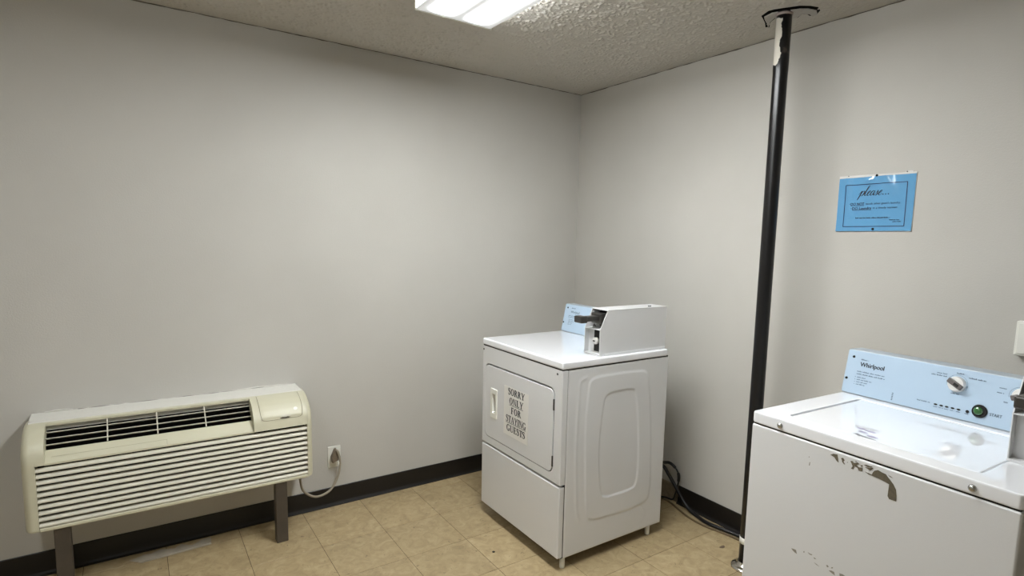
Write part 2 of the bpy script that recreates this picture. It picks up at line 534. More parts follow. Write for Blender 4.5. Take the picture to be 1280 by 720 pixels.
o = MB().prism([(x, y, H - 0.005) for x, y in patch], (0, 0, 0.012), bevel=0.001, seg=1).build('plaster_patch', M_plaster, ceil)
tag(o, 'grey torn plaster patch')

# ------------------------------------------------------------------ ceiling light
def make_light():
    root = empty('ceiling_light', (0, 0, 0))
    hw, hl, dp = 0.171, 0.61, 0.078
    mb = MB().box((-hw + 0.012, -hl, -0.022), (hw - 0.012, hl, 0), bevel=0.002, seg=1)
    mb.build('mounting_pan', M_white_pl, root)
    for s in (-1, 1):
        y0, y1 = (hl - 0.004, hl + 0.004) if s > 0 else (-hl - 0.004, -hl + 0.004)
        mb = MB().prism([(-hw - 0.002, y0, 0), (hw + 0.002, y0, 0), (hw + 0.002, y0, -dp - 0.002), (-hw - 0.002, y0, -dp - 0.002)], (0, y1 - y0, 0), bevel=0.0015, seg=1)
        mb.build('end_plate', M_white_pl, root)
    # wrap-around diffuser: bottom and both sides
    P = [(-hw, -0.004), (-hw, -dp + 0.006), (-hw + 0.006, -dp), (hw - 0.006, -dp), (hw, -dp + 0.006), (hw, -0.004)]
    Q = [(hw - 0.003, -0.004), (hw - 0.003, -dp + 0.007), (hw - 0.008, -dp + 0.003), (-hw + 0.008, -dp + 0.003), (-hw + 0.003, -dp + 0.007), (-hw + 0.003, -0.004)]
    mb = MB(); t = bmesh.new()
    L = P + Q
    a = [t.verts.new((x, -hl + 0.004, z)) for x, z in L]; b_ = [t.verts.new((x, hl - 0.004, z)) for x, z in L]
    for i in range(len(L)):
        j = (i + 1) % len(L)
        t.faces.new([a[i], a[j], b_[j], b_[i]])
    mb._merge(t, 0)
    mb.build('diffuser', M_lens, root)
    return root
def copy_tree(o, parent=None):
    c = o.copy(); col.objects.link(c); c.parent = parent
    for ch in list(o.children):
        copy_tree(ch, c)
    return c
lamp = make_light()
lamp.location = (-1.374, -1.475, H)
tag(lamp, 'lit fluorescent ceiling fixture at the top edge of the photo, near the dryer', 'ceiling light', 'fluorescent ceiling fixtures')
lamp2 = copy_tree(lamp)
for ch in lamp2.children:
    if ch.name.startswith('diffuser'):
        ch.data = ch.data.copy(); ch.data.materials[0] = M_lens_dim        # weaker glow, set low to limit its fill light
lamp2.location = (-3.05, -1.9, H)
tag(lamp2, 'lit fluorescent ceiling fixture out of view above the air conditioner side', 'ceiling light', 'fluorescent ceiling fixtures')

# ------------------------------------------------------------------ air conditioner
AX0, AX1, AF, AB, AT = -2.883, -1.822, 0.275, 0.302, 0.703       # left, right, front (out from wall), bottom, top
ac = empty('air_conditioner', ((AX0 + AX1) / 2, 0, 0))
tag(ac, 'cream through-wall air conditioner with louvered front on two brown legs', 'air conditioner')
AC = (AX0 + AX1) / 2
def acp(x, d, z): return (x - AC, -d, z)
MB().box(acp(AX0 + 0.012, 0.13, AB + 0.012), acp(AX1 - 0.012, 0.001, AT + 0.001), bevel=0.003, seg=1).build('sleeve', M_caulk, ac)
# bulging side profile of the plastic cover
bul = [(0.074, AT), (0.135, 0.7015), (0.165, 0.696), (0.195, 0.686), (0.222, 0.671), (0.244, 0.651), (0.261, 0.627), (0.271, 0.600), (AF, 0.570), (AF, AB + 0.012), (0.272, AB + 0.004), (0.264, AB), (0.074, AB)]
bul = [(d, z) for d, z in bul]
mb = MB()
def cap(xo, s, wid):
    """end cap, rounded towards its outer side; s=+1 when the outer side is towards +x"""
    t = bmesh.new(); rings = []
    R = 0.026
    c = (0.15, 0.5)
    for k in range(7):
        a = (PI / 2) * k / 6
        x = xo - s * R * (1 - math.sin(a)); ins = R * (1 - math.cos(a))
        # outer ring first inset, moves inward to full profile
        ring = []
        for d, z in bul:
            f = ins if d > 0.11 else ins * 0.1
            dd = max(d - f, 0.07); zz = z - (ins * 0.55 if z > 0.6 and d < 0.25 else 0) + (ins * 0.3 if z < 0.33 else 0)
            ring.append(t.verts.new(acp(x, dd, zz)))
        rings.append(ring)
    rings.reverse()          # outermost has the largest inset -> k=6 (a=90): x=xo
    rings.append([t.verts.new(acp(xo - s * wid, d, z)) for d, z in bul])
    order = [rings[0]] + rings[1:-1] + [rings[-1]]
    for i in range(len(order) - 1):
        n = len(bul)
        for k in range(n):
            f = t.faces.new([order[i][k], order[i][(k + 1) % n], order[i + 1][(k + 1) % n], order[i + 1][k]]); f.smooth = True
    t.faces.new(order[0]); t.faces.new(list(reversed(order[-1])))
    mb._merge(t, 0)
cap(AX0, -1, 0.042)
cap(AX1, 1, 0.022)
GX0, GX1 = AX0 + 0.070, -2.078        # discharge recess
SX0, SX1 = AX0 + 0.0415, AX1 - 0.0215   # louver span
top_prof = [p for p in bul if p[1] >= 0.569] + [(0.25, 0.566), (0.074, 0.566)]
def slab(x0, x1, pr):
    mb.prism([acp(x0, d, z) for d, z in pr], (x1 - x0, 0, 0))
slab(SX0, GX0, top_prof)                       # left cheek of the recess
slab(GX1, SX1, top_prof)                       # control pod
slab(GX0, GX1, [(0.074, AT), (0.135, 0.7015), (0.150, 0.699), (0.150, 0.690), (0.128, 0.688), (0.074, 0.688)])     # top rail
slab(GX0, GX1, [(0.218, 0.612), (0.226, 0.611), (0.268, 0.574), (0.268, 0.566), (0.105, 0.566), (0.105, 0.600), (0.20, 0.600)])   # sloping ledge
mb.box(acp(SX0, AF - 0.002, AB), acp(SX1, 0.12, AB + 0.016), bevel=0.003, seg=1)      # bottom rail
mb.build('front_cover', M_cream, ac, smooth=35)
MB().box(acp(SX0, 0.200, AB + 0.012), acp(SX1, 0.125, 0.572)).build('inner_panel', M_void, ac)
MB().poly([acp(GX0, 0.120, 0.676), acp(GX1, 0.120, 0.676), acp(GX1, 0.200, 0.602), acp(GX0, 0.200, 0.602)]).build('vent_opening', M_void, ac)
# louvers
NS = 10
z0, z1 = AB + 0.018, 0.566
pit = (z1 - z0) / NS
smesh = None
for k in range(NS):
    if smesh is None:
        mb = MB()
        pr = [(0.2565, 0.0168), (0.2600, 0.0170), (0.2660, 0.0145), (0.2715, 0.0095), (0.2735, 0.0050), (0.2725, 0.0018), (0.2690, 0.0012), (0.2650, 0.0050), (0.2565, 0.0145)]
        mb.prism([acp(SX0 + 0.001, d, z) for d, z in pr], (SX1 - SX0 - 0.002, 0, 0))
        o = mb.build('slat', M_slat, ac, smooth=50); smesh = o.data
    else:
        o = bpy.data.objects.new('slat', smesh); col.objects.link(o); o.parent = ac
    o.location.z = z0 + k * pit
# discharge grille: thin long bars and three uprights lying in the sloping opening
def gpt(t): return (0.142 + (0.224 - 0.142) * t, 0.690 + (0.613 - 0.690) * t)
for t in (0.27, 0.52, 0.77):
    d, z = gpt(t)
    MB().prism([acp(GX0, d, z), acp(GX0, d + 0.0022, z - 0.0020), acp(GX0, d - 0.004, z - 0.007), acp(GX0, d - 0.006, z - 0.005)], (GX1 - GX0, 0, 0)).build('vent_bar', M_slat, ac)
for q in (0.265, 0.50, 0.745):
    x = GX0 + (GX1 - GX0) * q
    a, b_ = gpt(0.02), gpt(0.98)
    MB().prism([acp(x, a[0] - 0.002, a[1]), acp(x, a[0] + 0.004, a[1] + 0.002), acp(x, b_[0] + 0.004, b_[1] + 0.002), acp(x, b_[0] - 0.004, b_[1])], (0.0042, 0, 0)).build('vent_upright', M_slat, ac)
# control door following the bulge, with a finger notch and a round badge
def bul_at(s):
    P = [np.array(p) for p in bul[1:9]]
    L_ = np.cumsum([0] + [np.linalg.norm(P[i + 1] - P[i]) for i in range(len(P) - 1)])
    q = s * L_[-1]
    i = min(int(np.searchsorted(L_, q, 'right')) - 1, len(P) - 2)
    f = (q - L_[i]) / (L_[i + 1] - L_[i])
    p = P[i] * (1 - f) + P[i + 1] * f
    tg = (P[i + 1] - P[i]) / np.linalg.norm(P[i + 1] - P[i])
    return p, np.array([-tg[1], tg[0]])
def pod(x, s, h):
    p, n = bul_at(s); n = n if n[0] + n[1] > 0 else -n
    q = p + n * h
    return acp(x, q[0], q[1])
DX0, DX1 = GX1 + 0.030, AX1 - 0.042
def door_outline(u):       # rounded lower corners
    return rrect(DX0, DX1, 0.02, 0.80, [0.0005, 0.0005, 0.0005, 0.0005], 2)
mb = MB()
nu, nv = 16, 20
def dshape(u, v):
    s = 0.03 + 0.75 * v
    # shorten at lower corners for a rounded outline
    x = DX0 + (DX1 - DX0) * u
    return pod(x, s, 0.0022 if 0.0 < u < 1.0 and v < 1.0 else 0.0)
mb.grid(nu, nv, dshape)
door = mb.build('control_door', M_cream, ac)
mb = MB()
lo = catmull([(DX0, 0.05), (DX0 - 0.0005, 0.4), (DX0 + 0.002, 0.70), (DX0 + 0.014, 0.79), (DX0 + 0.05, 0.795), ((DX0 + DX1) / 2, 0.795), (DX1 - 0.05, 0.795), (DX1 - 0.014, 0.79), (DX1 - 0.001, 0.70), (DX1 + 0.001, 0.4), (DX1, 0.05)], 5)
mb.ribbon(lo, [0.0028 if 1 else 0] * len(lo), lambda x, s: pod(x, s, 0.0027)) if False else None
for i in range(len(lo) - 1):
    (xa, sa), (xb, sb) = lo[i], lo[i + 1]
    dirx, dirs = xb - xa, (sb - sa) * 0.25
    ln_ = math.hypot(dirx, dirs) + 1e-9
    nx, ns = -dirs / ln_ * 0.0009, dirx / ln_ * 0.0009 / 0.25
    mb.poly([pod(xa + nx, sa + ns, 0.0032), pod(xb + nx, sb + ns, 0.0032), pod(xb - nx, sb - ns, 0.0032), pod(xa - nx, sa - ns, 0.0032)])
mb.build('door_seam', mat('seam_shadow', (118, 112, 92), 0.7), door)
xm = (DX0 + DX1) / 2 + 0.012
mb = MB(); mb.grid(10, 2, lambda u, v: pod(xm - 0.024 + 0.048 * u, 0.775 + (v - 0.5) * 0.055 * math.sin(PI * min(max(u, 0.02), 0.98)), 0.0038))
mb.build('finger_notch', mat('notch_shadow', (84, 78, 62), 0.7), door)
mb = MB(); mb.grid(10, 2, lambda u, v: pod(xm - 0.026 + 0.052 * u, 0.735 + (v - 0.5) * 0.05 * math.sin(PI * min(max(u, 0.02), 0.98)), 0.0042))
mb.build('notch_lip', M_slat, door)
mb = MB(); ctr = (DX1 - 0.030, 0.60)
mb.poly([pod(ctr[0] + 0.009 * math.cos(a), ctr[1] + 0.036 * math.sin(a), 0.004) for a in np.linspace(0, 2 * PI, 14, endpoint=False)])
mb.build('round_badge', M_white_pl, door)
# outlined plate on the ledge
mb = MB()
lx0, lx1 = GX0 + 0.02, GX0 + 0.40
def led(x, t): return acp(x, 0.226 + 0.042 * t + 0.0006, 0.611 - 0.037 * t + 0.0008)
for (a, b_, c, d) in ((lx0, lx1, 0.52, 0.545), (lx1 - 0.0012, lx1, 0.52, 0.97)):
    mb.poly([led(a, c), led(b_, c), led(b_, d), led(a, d)])
mb.build('plate_outline', mat('seam_shadow_pale', (156, 150, 124), 0.7), ac)
# legs
for x0 in (-2.801, -1.994):
    MB().box(acp(x0, 0.266, 0.0), acp(x0 + 0.051, 0.215, AB + 0.004), bevel=0.002, seg=1).build('leg', M_brown, ac)
# caulked flange along the wall above the unit
mb = MB()
xsn = np.linspace(AX0 + 0.012, AX1 - 0.018, 40)
rr = random.Random(3)
topz = [AT + 0.006 + rr.uniform(-0.0012, 0.0012) for _ in xsn]
for i in range(39):
    mb.poly([acp(xsn[i], 0.078, AT + 0.0006), acp(xsn[i + 1], 0.078, AT + 0.0006), acp(xsn[i + 1], 0.006, topz[i + 1]), acp(xsn[i], 0.006, topz[i])])
    mb.poly([acp(xsn[i], 0.006, topz[i]), acp(xsn[i + 1], 0.006, topz[i + 1]), acp(xsn[i + 1], 0.0, topz[i + 1] + 0.001), acp(xsn[i], 0.0, topz[i] + 0.001)])
for xx in (xsn[0], xsn[-1]):
    mb.poly([acp(xx, 0.078, AT - 0.003), acp(xx, 0.078, AT + 0.0006), acp(xx, 0.006, AT + 0.006), acp(xx, 0.0, AT + 0.007), acp(xx, 0, AT - 0.003)])
mb.build('sealing_strip', M_caulk, ac)
for (xa, xb, dz) in ((-2.835, -2.735, 0.004), (-2.15, -1.86, 0.003)):
    pts = [acp(xa + (xb - xa) * t, 0.004, AT + 0.0075 + dz * math.sin(PI * t) + 0.0008 * math.sin(17 * t)) for t in np.linspace(0, 1, 14)]
    MB().tube(pts, [0.0012 + 0.0022 * math.sin(PI * t) for t in np.linspace(0, 1, 14)], 6).build('lifted_caulk', M_caulk, ac)
pts = [acp(x, 0.0045, AT + 0.0065 + 0.0005 * math.sin(x * 40)) for x in np.linspace(-2.72, -1.99, 30)]
MB().tube(pts, 0.0010, 5).build('caulk_crack', mat('crack_shadow', (96, 92, 84), 0.8), ac)
# power cord to the outlet
cord = catmull([(-1.860, -0.13, 0.306), (-1.852, -0.12, 0.232), (-1.831, -0.10, 0.159), (-1.767, -0.08, 0.105), (-1.692, -0.062, 0.114), (-1.646, -0.052, 0.176), (-1.630, -0.047, 0.253), (-1.640, -0.045, 0.312), (-1.648, -0.036, 0.324)], 8)
pc = MB().tube([(p[0] - AC, p[1], p[2]) for p in cord], 0.0062, 10).build('power_cord', M_cordg, ac)
mb = MB().prism([(-1.668 - AC, -0.012, 0.252), (-1.636 - AC, -0.012, 0.262), (-1.634 - AC, -0.012, 0.312), (-1.645 - AC, -0.012, 0.330), (-1.655 - AC, -0.012, 0.326), (-1.671 - AC, -0.012, 0.285)], (0, -0.028, 0), bevel=0.004)
mb.build('plug', mat('grey_brown_plug', (112, 100, 84), 0.5), pc)
MB().box((-1.640 - AC, -0.05, 0.240), (-1.629 - AC, -0.04, 0.258), bevel=0.001, seg=1).build('cord_tag', M_white_pl, pc)

# ------------------------------------------------------------------ wall outlet
wo = empty('wall_outlet', (-1.649, 0, 0.276))
tag(wo, 'white wall outlet plate right of the air conditioner', 'outlet')
MB().box((-0.034, -0.006, -0.059), (0.034, 0, 0.059), bevel=0.0025).build('plate', M_white_pl, wo)
for zc in (0.020, -0.020):
    MB().prism([(x, -0.006, z + zc) for x, z in rrect(-0.017, 0.017, -0.014, 0.014, 0.010, 5)], (0, -0.0022, 0)).build('receptacle', M_white_pl, wo)
MB().lathe([(0.0, -0.0075), (0.003, -0.0073), (0.003, -0.005)], (0, 0, 0), 'y', 10).build('screw', M_steel, wo)

# ------------------------------------------------------------------ coin box shared by both machines
def coin_box(parent, x0, x1, yf, yb, zb, slide=True):
    zt, zm, ys = zb + 0.208, zb + 0.121, yf + 0.042
    prof = [(yf, zb), (yf, zm), (ys, zt), (yb, zt), (yb, zb)]
    mb = MB(); w = 0.0028
    for x in (x0, x1 - w):
        mb.prism([(x, y, z) for y, z in prof], (w, 0, 0))
    mb.box((x0, ys, zt - w), (x1, yb, zt + 0.0012), bevel=0.0008, seg=1)
    mb.box((x0 + w, yb - w, zb), (x1 - w, yb - 0.0002, zt - w))
    mb.box((x0 + 0.0004, yf - 0.002, zb + 0.0002), (x1 - 0.0004, yb - w, zb + 0.006))
    mb.box((x0 + w, yf + 0.0003, zm - 0.003), (x1 - w, yf + 0.2, zm))
    cb = mb.build('coin_box', M_enamel, parent)
    # raised plinth line along the side
    MB().box((x1 - 0.001, yf + 0.03, zb + 0.0), (x1 + 0.0022, yb - 0.004, zb + 0.008), bevel=0.0006, seg=1).build('box_flange', M_enamel, cb)
    # recessed dark meter housing behind the sloping mouth
    MB().prism([(x0 + w, yf + 0.045, zm), (x0 + w, ys + 0.055, zt - w), (x0 + w, ys + 0.075, zt - w), (x0 + w, yf + 0.065, zm)], (x1 - x0 - 2 * w, 0, 0)).build('meter_housing', M_darkm, cb)
    # lower compartment back and cash-box lock
    MB().box((x0 + w, yf + 0.024, zb + 0.006), (x1 - w, yf + 0.029, zm - 0.003)).build('compartment_back', M_enamel, cb)
    xl, zl = x1 - 0.046, zb + 0.064
    MB().box((xl - 0.019, yf + 0.021, zb + 0.014), (xl + 0.020, yf + 0.0245, zm - 0.008), bevel=0.001, seg=1).build('lock_recess', M_gap, cb)
    MB().lathe([(0.0, -0.018), (0.012, -0.017), (0.0160, -0.013), (0.0160, 0.0)], (xl, yf + 0.022, zl), 'y', 20).build('cash_lock', M_silver, cb)
    MB().box((xl - 0.007, yf + 0.0032, zl - 0.003), (xl + 0.007, yf + 0.0065, zl + 0.003)).build('key_slot', M_gap, cb)
    # coin slide: body, pusher arm and thumb end
    xc = (x0 + x1) / 2
    MB().box((xc - 0.036, yf + 0.018, zm + 0.022), (xc + 0.036, yf + 0.075, zm + 0.070), bevel=0.006).build('slide_body', M_darkm, cb)
    mb = MB().box((xc - 0.022, yf - 0.055, zm + 0.036), (xc + 0.022, yf + 0.03, zm + 0.058), bevel=0.004)
    mb.box((xc - 0.027, yf - 0.090, zm + 0.031), (xc + 0.027, yf - 0.052, zm + 0.062), bevel=0.005)
    mb.build('coin_slide', M_darkm, cb)
    MB().prism([(xc - 0.02, yf + 0.02, zm + 0.03), (xc + 0.02, yf + 0.02, zm + 0.03), (xc + 0.012, yf + 0.035, zm + 0.004), (xc - 0.012, yf + 0.035, zm + 0.004)], (0, 0.02, 0)).build('slide_bracket', M_steel, cb)
    for yy in (yb - 0.085, yb - 0.097):
        MB().lathe([(0.0035, 0.0), (0.0035, 0.004), (0.0, 0.005)], (x1 - 0.03, yy, zt + 0.001), 'z', 8).build('top_screw', M_gap, cb)
    return cb

def console(parent, w, y0, z0_, y1, z1_, yb, face_x1, mface):
    """sloping control console: body with a printed overlay on its face; returns console and a face mapper"""
    mb = MB().prism([(0.001, y0, z0_), (0.001, y1, z1_), (0.001, yb - 0.05, z1_ - 0.002), (0.001, yb, z0_)], (w - 0.002, 0, 0), bevel=0.004)
    cs = mb.build('console', M_cons, parent)
    s = (y1 - y0) / (z1_ - z0_)
    nrm = Vector((0, -1, s)).normalized()
    def on(h):
        def f(x, z):
            y = y0 + (z - z0_) * s
            return (x, y + nrm.y * h, z + nrm.z * h)
        return f
    f0 = on(0.0012)
    mb = MB(); a = rrect(0.002, face_x1, z0_ + 0.004, z1_ - 0.003, 0.003, 4)
    mb.prism([f0(x, z) for x, z in a], nrm * -0.0022)
    mb.build('console_face', mface, cs)
    return cs, on

# ------------------------------------------------------------------ dryer
DW, DD = 0.692, 0.664
dry = empty('dryer', (-1.0101, -0.5008, 0), -PI / 2)
tag(dry, 'white coin-operated front-loading dryer in the corner with a notice on its door', 'dryer')
for (x, y) in ((0.060, 0.140), (DW - 0.026, 0.048), (0.060, DD - 0.10), (DW - 0.030, DD - 0.065)):
    MB().lathe([(0.0115, 0.0), (0.0125, 0.001), (0.0125, 0.062)], (x, y, 0), 'z', 12).build('leg', M_white_pl, dry)
MB().box((0.003, 0.034, 0.058), (DW - 0.006, DD, 0.924)).build('cabinet', M_enamel, dry)
# right side sheet with pressed stiffening shapes
outer = catmull([(0.168, 0.868), (0.30, 0.876), (0.44, 0.876), (0.507, 0.862), (0.532, 0.80), (0.556, 0.60), (0.570, 0.40), (0.572, 0.26), (0.545, 0.200), (0.44, 0.186), (0.30, 0.190), (0.19, 0.202), (0.160, 0.25), (0.150, 0.35), (0.138, 0.60), (0.145, 0.78)], 6, True)
inner = catmull([(0.262, 0.782), (0.34, 0.792), (0.42, 0.789), (0.444, 0.765), (0.462, 0.68), (0.476, 0.55), (0.482, 0.40), (0.470, 0.31), (0.43, 0.290), (0.34, 0.288), (0.27, 0.294), (0.244, 0.33), (0.228, 0.45), (0.226, 0.577), (0.240, 0.72)], 6, True)
rib = catmull([(0.131, 0.878), (0.102, 0.862), (0.094, 0.78), (0.088, 0.565), (0.094, 0.40), (0.104, 0.26), (0.118, 0.215)], 6)
def seg_dist(P, poly, closed):
    best = np.full(len(P), 1e9); n = len(poly)
    for i in range(n if closed else n - 1):
        a, b_ = np.array(poly[i]), np.array(poly[(i + 1) % n])
        ab = b_ - a; t = np.clip(((P - a) @ ab) / (ab @ ab + 1e-12), 0, 1)
        best = np.minimum(best, np.linalg.norm(P - (a + t[:, None] * ab), axis=1))
    return best
def inside(P, poly):
    c = np.zeros(len(P), bool); n = len(poly)
    for i in range(n):
        a, b_ = poly[i], poly[(i + 1) % n]
        cond = ((a[1] > P[:, 1]) != (b_[1] > P[:, 1]))
        x = (b_[0] - a[0]) * (P[:, 1] - a[1]) / (b_[1] - a[1] + 1e-12) + a[0]
        c ^= cond & (P[:, 0] < x)
    return c
NU, NV = 150, 190
ya, yb_, za, zb_ = 0.034, DD, 0.056, 0.924
U, V = np.meshgrid(np.linspace(0, 1, NU + 1), np.linspace(0, 1, NV + 1), indexing='ij')
PP = np.stack([ya + U.ravel() * (yb_ - ya), za + V.ravel() * (zb_ - za)], 1)
def smooth_step(sd, wd): 
    t = np.clip(sd / wd + 0.5, 0, 1); return t * t * (3 - 2 * t)
sdo = seg_dist(PP, outer, True) * np.where(inside(PP, outer), 1, -1)
sdi = seg_dist(PP, inner, True) * np.where(inside(PP, inner), 1, -1)
hgt = 0.0026 * smooth_step(sdo, 0.014) - 0.0032 * smooth_step(sdi, 0.012)
hgt += 0.0016 * np.exp(-(seg_dist(PP, rib, False) / 0.008) ** 2)
dc = np.hypot(PP[:, 0] - 0.484, PP[:, 1] - 0.132)
hgt += -0.0010 * np.exp(-((dc - 0.058) / 0.0035) ** 2)
edge = np.minimum.reduce([PP[:, 0] - ya, yb_ - PP[:, 0], PP[:, 1] - za, zb_ - PP[:, 1]])
hgt -= 0.003 * np.exp(-(edge / 0.0025) ** 2)
HG = hgt.reshape(NU + 1, NV + 1)
mb = MB()
mb.grid(NU, NV, lambda u, v: (DW - 0.003 + HG[int(round(u * NU)), int(round(v * NV))], ya + u * (yb_ - ya), za + v * (zb_ - za)))
mb.box((DW - 0.0075, ya, za), (DW - 0.0062, yb_, zb_))
mb.build('side_panel', M_enamel, dry)
# front panel with the door opening
R3 = lambda y: (lambda L_: [(x, y, z) for x, z in L_])
door_rect = (0.029, 0.636, 0.446, 0.836)
mb = MB().frame([(x, 0.0, z) for x, z in rrect(0.0, DW, 0.407, 0.924, 0.0008, 6)], [(x, 0.0, z) for x, z in rrect(*door_rect, 0.034, 6)], (0, 0.030, 0), bevel=0.0035)
mb.build('front_panel', M_enamel, dry, smooth=40)
MB().box((0.006, 0.022, 0.058), (DW - 0.006, 0.034, 0.924)).build('panel_seam', M_gap, dry)
MB().box((0.004, 0.002, 0.9235), (DW - 0.004, DD - 0.004, 0.9285)).build('top_seam', M_gap, dry)
MB().box((0.0, 0.0, 0.062), (DW - 0.002, 0.030, 0.397), bevel=0.006, seg=3).build('lower_panel', M_enamel, dry, smooth=40)
# door
e = 0.0035
hx = (0.097, 0.151, 0.565, 0.709)
mb = MB().frame([(x, -0.001, z) for x, z in rrect(door_rect[0] + 0.003, door_rect[1] - 0.006, door_rect[2] + 0.003, door_rect[3] - 0.007, 0.030, 6)],
                [(x, -0.001, z) for x, z in rrect(*hx, 0.004, 6)], (0, 0.022, 0), bevel=0.0022)
dd = mb.build('door', M_enamel, dry, smooth=40)
mb = MB().frame([(x, -0.0055, z) for x, z in rrect(hx[0] - 0.006, hx[1] + 0.004, hx[2] - 0.005, hx[3] + 0.005, 0.005, 6)],
                [(x, -0.0055, z) for x, z in rrect(hx[0] + 0.012, hx[1] - 0.010, hx[2] + 0.024, hx[3] - 0.022, 0.004, 6)], (0, 0.006, 0), bevel=0.0015)
a = rrect(hx[0] + 0.012, hx[1] - 0.010, hx[2] + 0.024, hx[3] - 0.022, 0.004, 6)
b_ = rrect(hx[0] + 0.020, hx[1] - 0.011, hx[2] + 0.032, hx[3] - 0.030, 0.003, 6)
for i in range(len(a)):
    j = (i + 1) % len(a)
    mb.poly([(a[i][0], -0.003, a[i][1]), (a[j][0], -0.003, a[j][1]), (b_[j][0], 0.024, b_[j][1]), (b_[i][0], 0.024, b_[i][1])], 0)
mb.poly([(x, 0.024, z) for x, z in b_], 1)
tag(mb.build('handle', [M_white_pl, mat('handle_pocket', (150, 148, 128), 0.6)], dd), 'recessed ivory pull handle')
for (za2, zb2) in ((0.736, 0.787), (0.478, 0.527)):
    MB().box((0.629, -0.0035, za2), (0.6375, 0.004, zb2), bevel=0.0012, seg=1).build('hinge', M_darkm, dd)
for x in (0.010, 0.653):
    MB().lathe([(0.0, -0.0018), (0.005, -0.0012), (0.0055, 0.002)], (x, 0, 0.904), 'y', 10).build('screw', M_gap, dry)
# top
MB().box((-0.001, -0.003, 0.928), (DW + 0.001, DD - 0.012, 0.9632), bevel=0.008, seg=3).build('top_panel', M_top, dry, smooth=40)
cs, on = console(dry, 0.562, 0.514, 0.9632, 0.547, 1.120, 0.655, 0.559, M_blue)
f1 = on(0.0017)
rnd = random.Random(11)
mb = MB(); add_text(mb, 'Whirlpool', 0.058, 1.072, 0.078, f1)
mb.build('brand_lettering', M_ink, cs)
mb = MB()
add_marks(mb, 0.060, 0.095, 1.096, 0.006, f1, rnd)
for z, x1_ in ((1.054, 0.150), (1.046, 0.142)): add_marks(mb, 0.044, x1_, z, 0.0045, f1, rnd)
for z, x1_ in ((1.033, 0.092), (1.024, 0.100), (1.015, 0.088), (1.006, 0.082)): add_marks(mb, 0.050, x1_, z, 0.004, f1, rnd)
mb.build('small_print', M_ink2, cs)['kind'] = 'stuff'
for (x, z) in ((0.026, 1.098), (0.010, 1.014)):
    p = f1(x, z)
    MB().lathe([(0.0, -0.003), (0.0042, -0.0022), (0.005, 0.003)], p, 'y', 10).build('console_screw', M_gap, cs)
coin_box(dry, 0.562, 0.671, 0.221, 0.652, 0.9637)

# notice taped to the dryer door
pn = empty('paper_notice', (-1.0101 - 0.0022, -0.5008, 0), -PI / 2)
tag(pn, 'white paper notice in bold black capitals taped to the dryer door', 'notice')
PX0, PX1, PZ0, PZ1 = 0.222, 0.438, 0.512, 0.759
mb = MB().box((PX0, -0.0006, PZ0), (PX1, 0.0004, PZ1)); mb.build('sheet', M_paper, pn)
# bold serif capitals, unit cap height
def rect(x, y, w, h): return [(x, y), (x + w, y), (x + w, y + h), (x, y + h)]
TK, TN, SF = 0.235, 0.09, 0.07
def ring(cx, cy, rx, ry, ix, iy, a0=0, a1=2 * PI, n=22):
    out = []
    for k in range(n):
        p, q = a0 + (a1 - a0) * k / n, a0 + (a1 - a0) * (k + 1) / n
        out.append([(cx + rx * math.cos(p), cy + ry * math.sin(p)), (cx + rx * math.cos(q), cy + ry * math.sin(q)), (cx + ix * math.cos(q), cy + iy * math.sin(q)), (cx + ix * math.cos(p), cy + iy * math.sin(p))])
    return out
def stem(x, w=TK, z0_=0, z1_=1, bot=True, top=True):
    o_ = [rect(x, z0_, w, z1_ - z0_)]
    if bot: o_.append(rect(x - 0.07, z0_, w + 0.14, SF))
    if top: o_.append(rect(x - 0.07, z1_ - SF, w + 0.14, SF))
    return o_
def ribq(pts, ws):
    P = catmull(pts, 6); Wd = np.interp(np.linspace(0, 1, len(P)), np.linspace(0, 1, len(ws)), ws)
    out = []; L0 = []
    for i in range(len(P)):
        tg = P[min(i + 1, len(P) - 1)] - P[max(i - 1, 0)]; tg = tg / np.linalg.norm(tg)
        nn = np.array([-tg[1], tg[0]]) * Wd[i] / 2; L0.append((P[i] + nn, P[i] - nn))
    for i in range(len(P) - 1):
        out.append([tuple(L0[i][0]), tuple(L0[i + 1][0]), tuple(L0[i + 1][1]), tuple(L0[i][1])])
    return out
